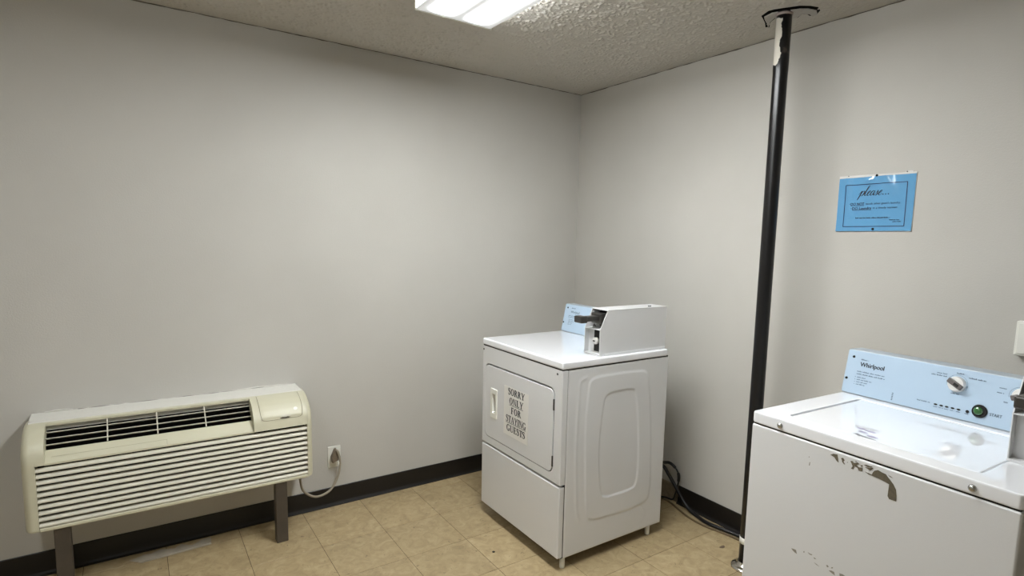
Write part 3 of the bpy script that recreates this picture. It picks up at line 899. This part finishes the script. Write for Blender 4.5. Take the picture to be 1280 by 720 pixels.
GLY = {
 'S': (0.62, ribq([(0.50, 0.80), (0.40, 0.93), (0.27, 0.965), (0.13, 0.88), (0.12, 0.70), (0.30, 0.55), (0.47, 0.40), (0.50, 0.22), (0.38, 0.06), (0.22, 0.03), (0.09, 0.16), (0.05, 0.28)], [0.08, 0.10, 0.11, 0.16, 0.22, 0.24, 0.22, 0.18, 0.12, 0.10, 0.09, 0.08]) + [rect(0.50, 0.68, 0.05, 0.32), rect(0.03, 0.0, 0.05, 0.32)]),
 'O': (0.84, ring(0.42, 0.5, 0.39, 0.52, 0.17, 0.42)),
 'R': (0.84, stem(0.10) + ring(0.34, 0.735, 0.32, 0.265, 0.10, 0.165, -PI / 2, PI / 2, 12) + [rect(0.28, 0.90, 0.07, 0.10), rect(0.28, 0.47, 0.07, 0.10), [(0.34, 0.50), (0.56, 0.50), (0.84, 0.0), (0.60, 0.0)], rect(0.60, 0, 0.27, SF)]),
 'Y': (0.84, [[(0.06, 1.0), (0.30, 1.0), (0.52, 0.42), (0.32, 0.42)], [(0.68, 1.0), (0.82, 1.0), (0.54, 0.42), (0.40, 0.42)], rect(0.32, 0, 0.20, 0.46), rect(0.22, 0, 0.40, SF), rect(0.0, 1 - SF, 0.36, SF), rect(0.60, 1 - SF, 0.27, SF)]),
 'N': (0.90, [rect(0.11, 0, 0.10, 1), rect(0.70, 0, 0.10, 1), [(0.08, 1.0), (0.32, 1.0), (0.79, 0.0), (0.62, 0.0)], rect(0.02, 0, 0.27, SF), rect(0.0, 1 - SF, 0.3, SF), rect(0.60, 1 - SF, 0.29, SF)]),
 'L': (0.74, stem(0.10) + [rect(0.1, 0, 0.56, 0.095), [(0.56, 0.0), (0.68, 0.0), (0.68, 0.32), (0.63, 0.32)]]),
 'F': (0.72, stem(0.10) + [rect(0.1, 0.905, 0.54, 0.095), [(0.54, 1.0), (0.66, 1.0), (0.66, 0.70), (0.61, 0.70)], rect(0.28, 0.455, 0.2, 0.09), rect(0.46, 0.36, 0.05, 0.28)]),
 'T': (0.76, stem(0.28, top=False) + [rect(0.04, 0.905, 0.68, 0.095), [(0.02, 1.0), (0.13, 1.0), (0.07, 0.68), (0.02, 0.68)], [(0.63, 1.0), (0.74, 1.0), (0.74, 0.68), (0.69, 0.68)]]),
 'A': (0.86, [[(0.07, 0), (0.19, 0), (0.48, 1.0), (0.36, 1.0)], [(0.36, 1.0), (0.52, 1.0), (0.82, 0), (0.58, 0)], rect(0.22, 0.30, 0.40, 0.06), rect(0.0, 0, 0.26, SF), rect(0.50, 0, 0.38, SF)]),
 'I': (0.42, stem(0.11)),
 'G': (0.88, ring(0.42, 0.5, 0.39, 0.52, 0.17, 0.42, PI * 0.22, PI * 1.75, 20) + stem(0.58, 0.19, 0.0, 0.44, bot=False) + [rect(0.68, 0.66, 0.05, 0.34)]),
 'U': (0.88, [rect(0.10, 0.30, 0.20, 0.70), rect(0.67, 0.30, 0.10, 0.70), rect(0.02, 1 - SF, 0.36, SF), rect(0.60, 1 - SF, 0.27, SF)] + ring(0.435, 0.32, 0.335, 0.34, 0.11, 0.24, PI, 1.5 * PI, 10) + ring(0.435, 0.32, 0.335, 0.34, 0.235, 0.24, 1.5 * PI, 2 * PI, 10)),
 'E': (0.76, stem(0.10) + [rect(0.1, 0.905, 0.54, 0.095), [(0.54, 1.0), (0.66, 1.0), (0.66, 0.70), (0.61, 0.70)], rect(0.28, 0.455, 0.2, 0.09), rect(0.46, 0.36, 0.05, 0.28), rect(0.1, 0, 0.58, 0.095), [(0.56, 0.0), (0.70, 0.0), (0.70, 0.32), (0.65, 0.32)]]),
}
mb = MB()
for li, (wd, ul) in enumerate((('SORRY', 0), ('ONLY', 1), ('FOR', 0), ('STAYING', 1), ('GUESTS', 0))):
    adv = sum(GLY[c][0] for c in wd)
    ch = 0.0335
    width = {'SORRY': 0.146, 'ONLY': 0.122, 'FOR': 0.090, 'STAYING': 0.178, 'GUESTS': 0.166}[wd]
    k = width / adv
    x = 0.333 - width / 2
    zb2 = 0.7205 - li * 0.0462
    for c in wd:
        for pl in GLY[c][1]:
            mb.poly([(x + px * k, -0.0011, zb2 + pz * ch) for px, pz in pl])
        x += GLY[c][0] * k
    if ul:
        mb.poly([(0.333 - width / 2, -0.0011, zb2 - 0.0055), (0.333 + width / 2, -0.0011, zb2 - 0.0055), (0.333 + width / 2, -0.0011, zb2 - 0.0030), (0.333 - width / 2, -0.0011, zb2 - 0.0030)])
mb.build('lettering', M_ink, pn)

# ------------------------------------------------------------------ washer
WW, WD, WT = 0.686, 0.66, 0.9731
WR = -0.0503
wsh = empty('washer', (-0.9376, -2.0661, 0), WR - PI / 2)
tag(wsh, 'white coin-operated top-loading washer with chipped front paint at lower right', 'washing machine')
for (x, y) in ((0.05, 0.06), (WW - 0.05, 0.06), (0.05, WD - 0.06), (WW - 0.05, WD - 0.06)):
    MB().lathe([(0.018, 0.0), (0.020, 0.004), (0.020, 0.012), (0.008, 0.014), (0.008, 0.03)], (x, y, 0), 'z', 12).build('leg', M_gap, wsh)
MB().box((0.001, 0.001, 0.024), (WW - 0.001, WD, 0.9335), bevel=0.006, seg=3).build('cabinet', M_enamel, wsh, smooth=40)
MB().box((0.006, 0.005, 0.930), (WW - 0.006, WD - 0.005, 0.9385)).build('deck_seam', M_gap, wsh)
# top deck: shell with a lid opening
lid = (0.085, 0.581, 0.064, 0.455)
def deck_loop(L_, z): return [(x, y, z) for x, y in L_]
mb = MB().frame(deck_loop(rrect(0.0, WW, 0.0, WD, 0.012, 6), WT), deck_loop(rrect(*lid, 0.012, 6), WT), (0, 0, -0.0365), bevel=0.006)
mb.build('top_deck', M_top, wsh, smooth=40)
MB().box((lid[0] - 0.004, lid[2] - 0.004, WT - 0.034), (lid[1] + 0.004, lid[3] + 0.004, WT - 0.020)).build('lid_well', M_gap, wsh)
g = 0.0042
mb = MB().prism([(x, y, WT - 0.018) for x, y in rrect(lid[0] + g, lid[1] - g, lid[2] + g, lid[3] - 0.002, 0.010, 6)], (0, 0, 0.0148), bevel=0.004)
ld = mb.build('lid', M_top, wsh, smooth=40)
# raised back strip of deck under the console
mb = MB(); zl = WT - 0.0029
for (x, y, rx, ry) in ((0.262, 0.142, 0.013, 0.008), (0.290, 0.138, 0.015, 0.008), (0.281, 0.117, 0.013, 0.008), (0.316, 0.098, 0.015, 0.009)):
    mb.poly([(x + rx * math.cos(a), y + ry * math.sin(a), zl) for a in np.linspace(0, 2 * PI, 12, endpoint=False)])
mb.build('faded_print', M_purple, ld)
mb = MB().poly([(0.268, 0.084, zl), (0.292, 0.074, zl), (0.345, 0.0735, zl), (0.330, 0.079, zl), (0.300, 0.083, zl), (0.280, 0.090, zl)])
mb.build('scuff', mat('grey_scuff', (122, 120, 122), 0.4), ld)
for x in (0.099, 0.591):
    MB().lathe([(0.0, -0.0075), (0.005, -0.0065), (0.0085, -0.003), (0.009, 0.001)], (x, 0.0, 0.953), 'y', 16).build('front_screw', M_steel, wsh)
# console
cs, on = console(wsh, WW, 0.489, WT, 0.520, 1.127, 0.645, 0.682, M_blue)
f1 = on(0.0018)
rnd = random.Random(5)
mb = MB(); add_text(mb, 'Whirlpool', 0.050, 1.0735, 0.080, f1, height=0.0145)
add_text(mb, 'Whirlpool', 0.0506, 1.0738, 0.080, on(0.0019), height=0.0145)
add_text(mb, 'Whirlpool', 0.0494, 1.0732, 0.080, on(0.0020), height=0.0145)
mb.build('brand_lettering', M_ink, cs)
mb = MB()
add_marks(mb, 0.050, 0.076, 1.0945, 0.005, f1, rnd)
for z in (1.0535, 1.0445): add_marks(mb, 0.043, 0.138, z, 0.0042, f1, rnd)
for z, x1_ in ((1.0335, 0.076), (1.0255, 0.098), (1.0175, 0.084), (1.0095, 0.078)):
    add_marks(mb, 0.040, 0.0425, z, 0.0035, f1, rnd); add_marks(mb, 0.047, x1_, z, 0.0038, f1, rnd)
for (xa, xb, z) in ((0.287, 0.318, 1.100), (0.272, 0.316, 1.0925), (0.340, 0.360, 1.1085), (0.373, 0.418, 1.1005), (0.334, 0.356, 1.0465), (0.246, 0.284, 1.004), (0.452, 0.470, 1.090), (0.448, 0.466, 1.076), (0.468, 0.478, 1.052)):
    add_marks(mb, xa, xb, z, 0.0042, f1, rnd)
for x in (0.300, 0.316, 0.331, 0.347, 0.363, 0.386):
    add_marks(mb, x - 0.006, x + 0.006, 0.9955, 0.003, f1, rnd)
for k in range(5):
    z = 0.985 + k * 0.0052
    mb.poly([f1(0.169, z), f1(0.1735, z), f1(0.1735, z + 0.0032), f1(0.169, z + 0.0032)])
for (xc, zc, r0) in ((0.346, 1.077, 0.028), (0.503, 1.077, 0.026)):
    for k in range(18):
        a, b2 = -0.5 + 3.9 * k / 18, -0.5 + 3.9 * (k + 1) / 18
        mb.poly([f1(xc + r * math.cos(t), zc + r * math.sin(t)) for r, t in ((r0, a), (r0 + 0.0008, a), (r0 + 0.0008, b2), (r0, b2))])
mb.build('small_print', M_ink2, cs)['kind'] = 'stuff'
mb = MB(); add_text(mb, 'START', 0.441, 1.0065, 0.030, f1, height=0.0085); add_text(mb, 'START', 0.4416, 1.0067, 0.030, on(0.0019), height=0.0085)
mb.build('start_lettering', mat('slate_ink', (70, 82, 96), 0.6), cs)
for i, x in enumerate((0.300, 0.316, 0.331, 0.347, 0.363, 0.386)):
    mb = MB(); rx, rz = (0.0052, 0.0026) if i < 5 else (0.0046, 0.0046)
    mb.prism([f1(x + rx * math.cos(a), 1.004 + rz * math.sin(a)) for a in np.linspace(0, 2 * PI, 12, endpoint=False)], (0, -0.0008, 0.0001))
    mb.build('indicator_light', M_gap, cs)
for (x, z) in ((0.023, 1.102), (0.011, 1.025)):
    MB().lathe([(0.0, -0.003), (0.004, -0.0022), (0.0048, 0.003)], f1(x, z), 'y', 10).build('console_screw', M_gap, cs)
# knobs and start button, axes square to the sloping face
slope = math.atan2(0.520 - 0.489, 1.127 - WT)
def face_obj(mb, name, mats, x, z, parent=wsh, smooth=40):
    o = mb.build(name, mats, parent, smooth=smooth)
    o.location = f1(x, z); o.rotation_euler = (-slope, 0, 0)
    return o
def knob(x, z, ang):
    k = face_obj(MB().lathe([(0.0245, 0.0), (0.0245, -0.003), (0.0235, -0.006), (0.0225, -0.010), (0.0205, -0.012), (0.0, -0.0125)], (0, 0, 0), 'y', 32), 'control_knob', M_silver, x, z)
    mb = MB().box((-0.0225, -0.021, -0.0080), (0.0225, -0.010, 0.0080), bevel=0.003)
    gk = mb.build('knob_grip', mat('grey_grip', (92, 86, 84), 0.45), k); gk.rotation_euler = (0, ang, 0)
    mb = MB().box((-0.002, -0.0216, -0.0042), (0.013, -0.0205, 0.0042), bevel=0.0004, seg=1)
    gm = mb.build('knob_mark', M_gap, k); gm.rotation_euler = (0, ang, 0)
    return k
knob(0.346, 1.077, 0.50)
knob(0.508, 1.077, -0.4)
sb = face_obj(MB().lathe([(0.0195, 0.0), (0.0195, -0.003), (0.017, -0.0055), (0.0155, -0.0045), (0.0, -0.0045)], (0, 0, 0), 'y', 28), 'start_button', M_gap, 0.416, 1.013)
MB().lathe([(0.0125, -0.004), (0.0122, -0.0075), (0.009, -0.0098), (0.004, -0.0108), (0.0, -0.011)], (-0.0022, 0, 0), 'y', 24).build('button_cap', M_green, sb)
coin_box(wsh, 0.579, 0.6855, 0.217, 0.640, WT + 0.0003)
# paint worn off the front: flat patches of bare metal, each with its own outline
def chip(name, pts, m):
    mb = MB(); mb.poly([(x, 0.0004, z) for x, z in pts]); return mb.build(name, m, wsh)
tag(chip('paint_chip', [(0.352, 0.905), (0.360, 0.9035), (0.372, 0.903), (0.3735, 0.909), (0.377, 0.9155), (0.386, 0.9205), (0.397, 0.9175), (0.406, 0.9165), (0.411, 0.911), (0.417, 0.906), (0.426, 0.897), (0.433, 0.886), (0.4355, 0.870), (0.436, 0.856), (0.428, 0.856), (0.419, 0.8555), (0.4145, 0.862), (0.415, 0.880), (0.4155, 0.8935), (0.405, 0.896), (0.390, 0.8985), (0.373, 0.900), (0.362, 0.9005)], M_chip), 'hooked patch of bare grey metal')
for pts in ([(0.352, 0.916), (0.362, 0.918), (0.374, 0.9215), (0.370, 0.915), (0.366, 0.9115), (0.360, 0.914)],
            [(0.258, 0.917), (0.266, 0.923), (0.278, 0.925), (0.281, 0.914), (0.283, 0.903), (0.276, 0.907), (0.270, 0.914), (0.262, 0.9165)],
            [(0.288, 0.918), (0.294, 0.921), (0.299, 0.916), (0.296, 0.911), (0.301, 0.905), (0.298, 0.904), (0.292, 0.909), (0.291, 0.914)],
            [(0.314, 0.919), (0.319, 0.921), (0.324, 0.917), (0.333, 0.922), (0.338, 0.919), (0.331, 0.914), (0.338, 0.910), (0.347, 0.912), (0.347, 0.902), (0.338, 0.901), (0.334, 0.907), (0.326, 0.909), (0.324, 0.900), (0.317, 0.899), (0.321, 0.907), (0.318, 0.913)],
            [(0.349, 0.921), (0.356, 0.9235), (0.366, 0.9235), (0.372, 0.925), (0.369, 0.9205), (0.360, 0.919)], [(0.326, 0.9235), (0.330, 0.9245), (0.331, 0.9225), (0.328, 0.922)], [(0.305, 0.913), (0.308, 0.914), (0.307, 0.911)], [(0.410, 0.917), (0.418, 0.915), (0.424, 0.912), (0.416, 0.913)],
            [(0.341, 0.9175), (0.347, 0.919), (0.346, 0.915), (0.342, 0.9145)],
            [(0.200, 0.874), (0.202, 0.877), (0.2015, 0.8665), (0.199, 0.865)], [(0.196, 0.890), (0.198, 0.892), (0.199, 0.889), (0.197, 0.8885)]):
    chip('paint_chip', pts, M_chip)
for pts in ([(0.166, 0.598), (0.170, 0.5995), (0.181, 0.601), (0.183, 0.596), (0.185, 0.590), (0.178, 0.591), (0.171, 0.594)],
            [(0.204, 0.608), (0.207, 0.610), (0.208, 0.606), (0.205, 0.604)], [(0.217, 0.612), (0.224, 0.611), (0.232, 0.612), (0.229, 0.608), (0.222, 0.608)],
            [(0.235, 0.605), (0.240, 0.606), (0.244, 0.604), (0.239, 0.602)], [(0.236, 0.592), (0.248, 0.590), (0.256, 0.587), (0.246, 0.588)],
            [(0.274, 0.602), (0.278, 0.604), (0.282, 0.600), (0.277, 0.597)], [(0.282, 0.590), (0.290, 0.594), (0.298, 0.594), (0.301, 0.585), (0.292, 0.587)],
            [(0.290, 0.604), (0.294, 0.606), (0.292, 0.601), (0.288, 0.600)], [(0.312, 0.598), (0.322, 0.600), (0.334, 0.597), (0.345, 0.588), (0.338, 0.570), (0.322, 0.578), (0.314, 0.590)],
            [(0.352, 0.590), (0.362, 0.586), (0.372, 0.570), (0.360, 0.572)]):
    chip('paint_scratch', pts, M_chip2)

# ------------------------------------------------------------------ support pole
PXX, PYY, PR = -0.2423, -1.6238, 0.030
pole = empty('support_pole', (PXX, PYY, 0))
tag(pole, 'black steel pole from floor to ceiling with white paint near its top', 'pole')
def pole_material():
    m, N, L, b = new_mat('black_pole_paint')
    b.inputs['Roughness'].default_value = 0.28
    tc = N.new('ShaderNodeTexCoord'); sp = N.new('ShaderNodeSeparateXYZ'); L.new(tc.outputs['Object'], sp.inputs['Vector'])
    n = N.new('ShaderNodeTexNoise'); n.inputs['Scale'].default_value = 34; n.inputs['Detail'].default_value = 6
    L.new(tc.outputs['Object'], n.inputs['Vector'])
    def mth(op, a, c=None):
        q = N.new('ShaderNodeMath'); q.operation = op
        for i, v in enumerate((a, c)):
            if v is None: continue
            if isinstance(v, (int, float)): q.inputs[i].default_value = v
            else: L.new(v, q.inputs[i])
        return q.outputs[0]
    # leftover white paint: a tapering streak down one side of the upper pole, ragged edge
    side = mth('ADD', mth('MULTIPLY', sp.outputs['X'], -0.92), mth('MULTIPLY', sp.outputs['Y'], 0.39))
    zz = mth('SUBTRACT', sp.outputs['Z'], 2.20)
    lim = mth('ADD', side, mth('MULTIPLY', mth('SUBTRACT', n.outputs['Fac'], 0.5), 0.022))
    need = N.new('ShaderNodeMapRange'); need.inputs['From Min'].default_value = 2.18; need.inputs['From Max'].default_value = 2.26
    need.inputs['To Min'].default_value = 0.040; need.inputs['To Max'].default_value = 0.0225
    L.new(sp.outputs['Z'], need.inputs['Value'])
    isw = mth('GREATER_THAN', lim, need.outputs['Result'])
    top = mth('LESS_THAN', mth('ADD', sp.outputs['Z'], mth('MULTIPLY', n.outputs['Fac'], 0.03)), 2.432)
    fac = mth('MULTIPLY', isw, top)
    c0 = N.new('ShaderNodeValToRGB')
    c0.color_ramp.elements[0].position = 0.60; c0.color_ramp.elements[0].color = lin((16, 15, 16))
    c0.color_ramp.elements[1].position = 0.72; c0.color_ramp.elements[1].color = lin((70, 62, 58))
    hi = N.new('ShaderNodeMapRange'); hi.inputs['From Min'].default_value = 2.2; hi.inputs['From Max'].default_value = 2.27
    L.new(sp.outputs['Z'], hi.inputs['Value'])
    L.new(mth('MULTIPLY', n.outputs['Fac'], mth('ADD', mth('MULTIPLY', hi.outputs['Result'], 0.22), 0.86)), c0.inputs['Fac'])
    mx = N.new('ShaderNodeMix'); mx.data_type = 'RGBA'
    L.new(fac, mx.inputs['Factor']); L.new(c0.outputs['Color'], mx.inputs[6]); mx.inputs[7].default_value = lin((222, 216, 204))
    L.new(mx.outputs[2], b.inputs['Base Color'])
    return m
mb = MB().lathe([(PR, 0.0), (PR, 0.6), (PR, 1.2), (PR, 1.8), (PR, 2.20), (PR + 0.0008, 2.215), (PR + 0.0008, H + 0.02)], (0, 0, 0), 'z', 36)
mb.build('pipe', pole_material(), pole)
mb = MB().lathe([(0.064, 0.0), (0.0635, 0.004), (0.058, 0.010), (0.046, 0.013), (0.036, 0.020), (0.0335, 0.030), (0.031, 0.031), (0.0305, 0.0)], (0, 0, 0), 'z', 36)
tag(mb.build('floor_flange', M_chrome, pole), 'chrome escutcheon ring at the foot')
mb = MB().lathe([(PR + 0.0005, 0.118), (PR + 0.0018, 0.119), (PR + 0.0018, 0.146), (PR + 0.0005, 0.147)], (0, 0, 0), 'z', 28)
mb.build('white_band', M_white_pl, pole)
mb = MB().lathe([(PR + 0.0005, 2.430), (PR + 0.003, 2.433), (PR + 0.004, 2.440), (PR + 0.0005, 2.4415)], (0, 0, 0), 'z', 22)
mb.build('plaster_collar', mat('pinkish_plaster', (150, 138, 132), 0.9, bump=(90, 0.004)), pole)

# ------------------------------------------------------------------ blue sign on the right wall
SY, SZ = -1.789, 1.553
sg = empty('laundry_sign', (0, SY, SZ), -PI / 2)        # local x runs along the wall to the right, local y into the wall
tag(sg, 'blue laundry rules sign in glossy plastic pinned to the right wall', 'sign')
SWD, SHT = 0.297, 0.222
def wrinkle(u, v):
    w = 0.0010 * (1 + math.sin(9 * u + 2.5 * v)) * (0.3 + v)
    w += 0.0090 * math.exp(-((u - 0.63 - 0.35 * (0.95 - v)) / 0.07) ** 2) * max(0, (v - 0.55)) * 2
    w += 0.0075 * math.exp(-((u - 0.17 + 0.05 * v) / 0.045) ** 2) * max(0, v - 0.35)
    w += 0.0050 * math.exp(-((u - 0.42) / 0.07) ** 2 - ((v - 0.93) / 0.06) ** 2)
    return w
def sp_(h):
    def f(x, z):
        u, v = x / SWD, z / SHT
        return (x + 0.0, -(0.0034 + wrinkle(u, v) + h) - 0.004 * max(0, 1 - abs(v) * 4) * 0.5, z + 0.003 * u)
    return f
mb = MB(); f0 = sp_(0.0)
mb.grid(48, 40, lambda u, v: f0(u * SWD, v * SHT))
fb = sp_(-0.0024)
sheet = mb.build('sheet', M_sign, sg)
mb = MB()
mb.box((-0.002, -0.0028, -0.0), (SWD + 0.001, -0.0004, SHT + 0.010), bevel=0.0004, seg=1)
mb.box((0.265, -0.003, SHT + 0.010), (0.283, -0.0006, SHT + 0.015))
mb.build('clear_sleeve', M_clear, sg)
f2 = sp_(0.0012)
mb = MB()
bd = [(0.031, 0.019), (0.031, 0.192), (0.268, 0.192), (0.270, 0.019), (0.031, 0.019)]
for (xa, za_), (xb, zb3) in zip(bd[:-1], bd[1:]):
    pts = [(xa + (xb - xa) * t, za_ + (zb3 - za_) * t) for t in np.linspace(0, 1, 20)]
    mb.ribbon(pts, 0.0028, f2)
mb.build('border', M_sign_ink, sheet)
# flowing script, drawn as thick and thin pen strokes
mb = MB()
def pen(pts, ws, ox, oz, k):
    P = catmull(pts, 7); Wd = np.interp(np.linspace(0, 1, len(P)), np.linspace(0, 1, len(ws)), ws) * k * 0.8
    mb.ribbon([(ox + (p[0] + 0.42 * p[1]) * k, oz + p[1] * k) for p in P], list(Wd), f2)
K, OX, OZ = 0.0192, 0.086, 0.1455
pen([(-0.25, 0.25), (0.05, 0.75), (0.22, 1.0), (0.2, 0.5), (0.12, -0.2), (0.05, -0.85)], [0.06, 0.1, 0.22, 0.26, 0.24, 0.16], OX, OZ, K)
pen([(0.18, 0.45), (0.45, 0.92), (0.75, 0.95), (0.80, 0.5), (0.60, 0.08), (0.28, 0.02)], [0.06, 0.10, 0.2, 0.26, 0.16, 0.07], OX, OZ, K)
pen([(0.72, 0.15), (1.0, 0.6), (1.25, 1.6), (1.30, 2.05), (1.12, 1.9), (1.05, 1.0), (1.12, 0.15), (1.35, 0.05), (1.55, 0.3)], [0.06, 0.08, 0.1, 0.1, 0.14, 0.26, 0.22, 0.1, 0.06], OX, OZ, K)
def loop_e(x0):
    pen([(x0, 0.3), (x0 + 0.35, 0.55), (x0 + 0.5, 0.9), (x0 + 0.32, 1.0), (x0 + 0.12, 0.6), (x0 + 0.14, 0.15), (x0 + 0.4, 0.0), (x0 + 0.75, 0.3)], [0.06, 0.08, 0.12, 0.12, 0.26, 0.22, 0.1, 0.06], OX, OZ, K)
loop_e(1.5)
pen([(2.85, 0.85), (2.6, 1.0), (2.32, 0.7), (2.28, 0.2), (2.5, 0.0), (2.75, 0.4), (2.9, 0.95), (2.84, 0.3), (2.98, 0.02), (3.2, 0.3)], [0.08, 0.12, 0.22, 0.24, 0.1, 0.08, 0.12, 0.26, 0.14, 0.06], OX, OZ, K)
pen([(3.1, 0.2), (3.45, 0.75), (3.5, 1.05), (3.58, 0.7), (3.62, 0.25), (3.45, 0.0), (3.2, 0.08)], [0.06, 0.08, 0.14, 0.24, 0.24, 0.14, 0.1], OX, OZ, K)
pen([(3.6, 0.1), (3.9, 0.35)], [0.06, 0.06], OX, OZ, K)
loop_e(3.85)
for k in range(3):
    cx_, cz_ = OX + (4.95 + 0.55 * k) * K, OZ + 0.14 * K
    mb.poly([f2(cx_ + 0.0026 * math.cos(a), cz_ + 0.0020 * math.sin(a)) for a in np.linspace(0, 2 * PI, 10, endpoint=False)])
mb.build('script_heading', M_ink, sheet)
mb = MB()
add_text(mb, '*', 0.050, 0.107, 0.004, f2)
add_text(mb, 'DO NOT', 0.056, 0.1075, 0.054, f2, height=0.0102); add_text(mb, 'DO NOT', 0.0566, 0.1077, 0.054, sp_(0.0014), height=0.0102)
mb.poly([f2(0.056, 0.1045), f2(0.110, 0.1045), f2(0.110, 0.1058), f2(0.056, 0.1058)])
add_text(mb, "touch other guest's laundry.", 0.117, 0.1085, 0.133, f2, height=0.0080)
add_text(mb, '*', 0.057, 0.089, 0.004, f2)
add_text(mb, 'DO Laundry', 0.063, 0.0895, 0.077, f2, height=0.0102); add_text(mb, 'DO Laundry', 0.0636, 0.0897, 0.077, sp_(0.0014), height=0.0102)
mb.poly([f2(0.063, 0.0865), f2(0.140, 0.0865), f2(0.140, 0.0878), f2(0.063, 0.0878)])
add_text(mb, 'in a timely manner.', 0.146, 0.0905, 0.096, f2, height=0.0080)
rnd = random.Random(21)
add_marks(mb, 0.080, 0.216, 0.0525, 0.0045, f2, rnd)
add_marks(mb, 0.214, 0.252, 0.0430, 0.0038, f2, rnd); add_marks(mb, 0.226, 0.258, 0.0355, 0.0038, f2, rnd)
mb.build('rules_lettering', M_ink, sheet)
for (x, z) in ((0.151, 0.2265), (0.154, 0.010)):
    MB().lathe([(0.0, -0.010), (0.004, -0.009), (0.0052, -0.006), (0.003, -0.003), (0.003, 0.0)], (x, -0.0005, z), 'y', 12).build('push_pin', M_gap, sg)
for (x, z) in ((0.036, 0.231), (0.262, 0.234)):
    MB().lathe([(0.0, -0.0045), (0.002, -0.004), (0.002, 0.0)], (x, 0, z), 'y', 8).build('staple', M_darkm, sg)

# ------------------------------------------------------------------ cords behind the machines
pts = catmull([(-0.30, -0.86, 0.33), (-0.16, -0.90, 0.262), (-0.07, -0.935, 0.215), (-0.055, -0.973, 0.171), (-0.050, -1.012, 0.129), (-0.047, -1.050, 0.086), (-0.044, -1.085, 0.048), (-0.048, -1.13, 0.022), (-0.056, -1.19, 0.0115), (-0.070, -1.262, 0.0105), (-0.062, -1.34, 0.0105), (-0.044, -1.43, 0.0105), (-0.040, -1.55, 0.0105), (-0.05, -1.80, 0.0105), (-0.09, -2.10, 0.0105)], 7)
def to_dryer(P): return [(-(p[1] + 0.5008), p[0] + 1.0101, p[2]) for p in P]
o = MB().tube(to_dryer(pts), 0.0100, 12).build('power_cord', M_cordb, dry)
tag(o, 'thick black cord')
pts = catmull([(-0.30, -0.84, 0.30), (-0.16, -0.88, 0.250), (-0.055, -0.930, 0.226), (-0.040, -0.965, 0.231), (-0.034, -0.998, 0.217), (-0.030, -1.022, 0.190), (-0.027, -1.028, 0.155), (-0.024, -1.018, 0.105), (-0.020, -1.000, 0.05), (-0.016, -0.98, 0.012), (-0.03, -0.93, 0.0085), (-0.10, -0.82, 0.0085)], 7)
o = MB().tube(to_dryer(pts), [0.0085 if k < 30 else (0.0045 if k < 36 or k > 44 else 0.0085) for k in range(len(pts))], 10).build('bonding_wire', M_cordb, dry)
tag(o, 'black wire arching out behind')
pts = catmull([(-0.14, -0.80, 0.0045), (-0.06, -0.90, 0.0045), (-0.045, -0.98, 0.0045), (-0.078, -1.094, 0.0045), (-0.100, -1.19, 0.0045), (-0.100, -1.28, 0.0045), (-0.085, -1.36, 0.0045), (-0.070, -1.44, 0.0045), (-0.07, -1.60, 0.0045), (-0.10, -1.90, 0.0045)], 7)
o = MB().tube([(p[0], p[1], 0.0056) for p in pts], 0.0053, 8).build('floor_cable', M_cordt)
tag(o, 'thin tan cable lying on the floor between dryer and pole', 'cable')

# ------------------------------------------------------------------ wall box at the right edge
wb = empty('wall_box', (0, -2.455, 1.133), -PI / 2)
tag(wb, 'white box on the right wall above the washer, cut by the photo edge', 'wall box')
MB().box((0.0, -0.030, 0.0), (0.16, 0, 0.118), bevel=0.003).build('housing', M_white_pl, wb)
MB().box((0.006, -0.0335, 0.006), (0.154, -0.0295, 0.112), bevel=0.0015, seg=1).build('cover', M_white_pl, wb)
for x in (0.03, 0.13):
    MB().lathe([(0.0, -0.0355), (0.003, -0.035), (0.0035, -0.033)], (x, 0, 0.059), 'y', 8).build('screw', M_steel, wb)

# ------------------------------------------------------------------ litter on the floor
pts = [(-2.572, -0.075), (-2.527, -0.121), (-2.40, -0.117), (-2.254, -0.107), (-2.250, -0.034), (-2.287, -0.040), (-2.331, -0.073), (-2.372, -0.036), (-2.40, -0.062), (-2.456, -0.038), (-2.492, -0.058), (-2.518, -0.050), (-2.545, -0.066)]
mb = MB().prism([(x, y, 0.0006) for x, y in pts], (0, 0, 0.0022))
ln2 = [(-2.535, -0.118), (-2.40, -0.1145), (-2.256, -0.1045)]
mb.prism([(x, y - 0.003, 0.0028) for x, y in ln2] + [(x, y + 0.006, 0.0028) for x, y in reversed(ln2)], (0, 0, 0.006), bevel=0.001, seg=1)
o = mb.build('broken_trim', mat('shade_toned_white_trim', (168, 160, 144), 0.6, vary=(20, 0.12)))  # white strip, base colour lowered for the shade under the unit
tag(o, 'torn white strip of trim lying on the floor under the air conditioner', 'trim scrap')
mb = MB().prism([(-0.189 + 0.016 * math.cos(a) * (1 + 0.25 * math.sin(3 * a)), -1.459 + 0.011 * math.sin(a) * (1 + 0.2 * math.cos(2 * a)), 0.0004) for a in np.linspace(0, 2 * PI, 11, endpoint=False)], (0, 0, 0.002), bevel=0.0006, seg=1)
tag(mb.build('floor_scrap', mat('brown_scrap', (104, 88, 72), 0.8)), 'small brown scrap on the floor beside the pole', 'scrap')
mb = MB().lathe([(0.0065, 0.0002), (0.0075, 0.001), (0.006, 0.0022), (0.0, 0.0026)], (-1.159, -0.889, 0), 'z', 10)
tag(mb.build('black_speck', M_gap), 'small black speck on the tiles in front of the dryer', 'speck')
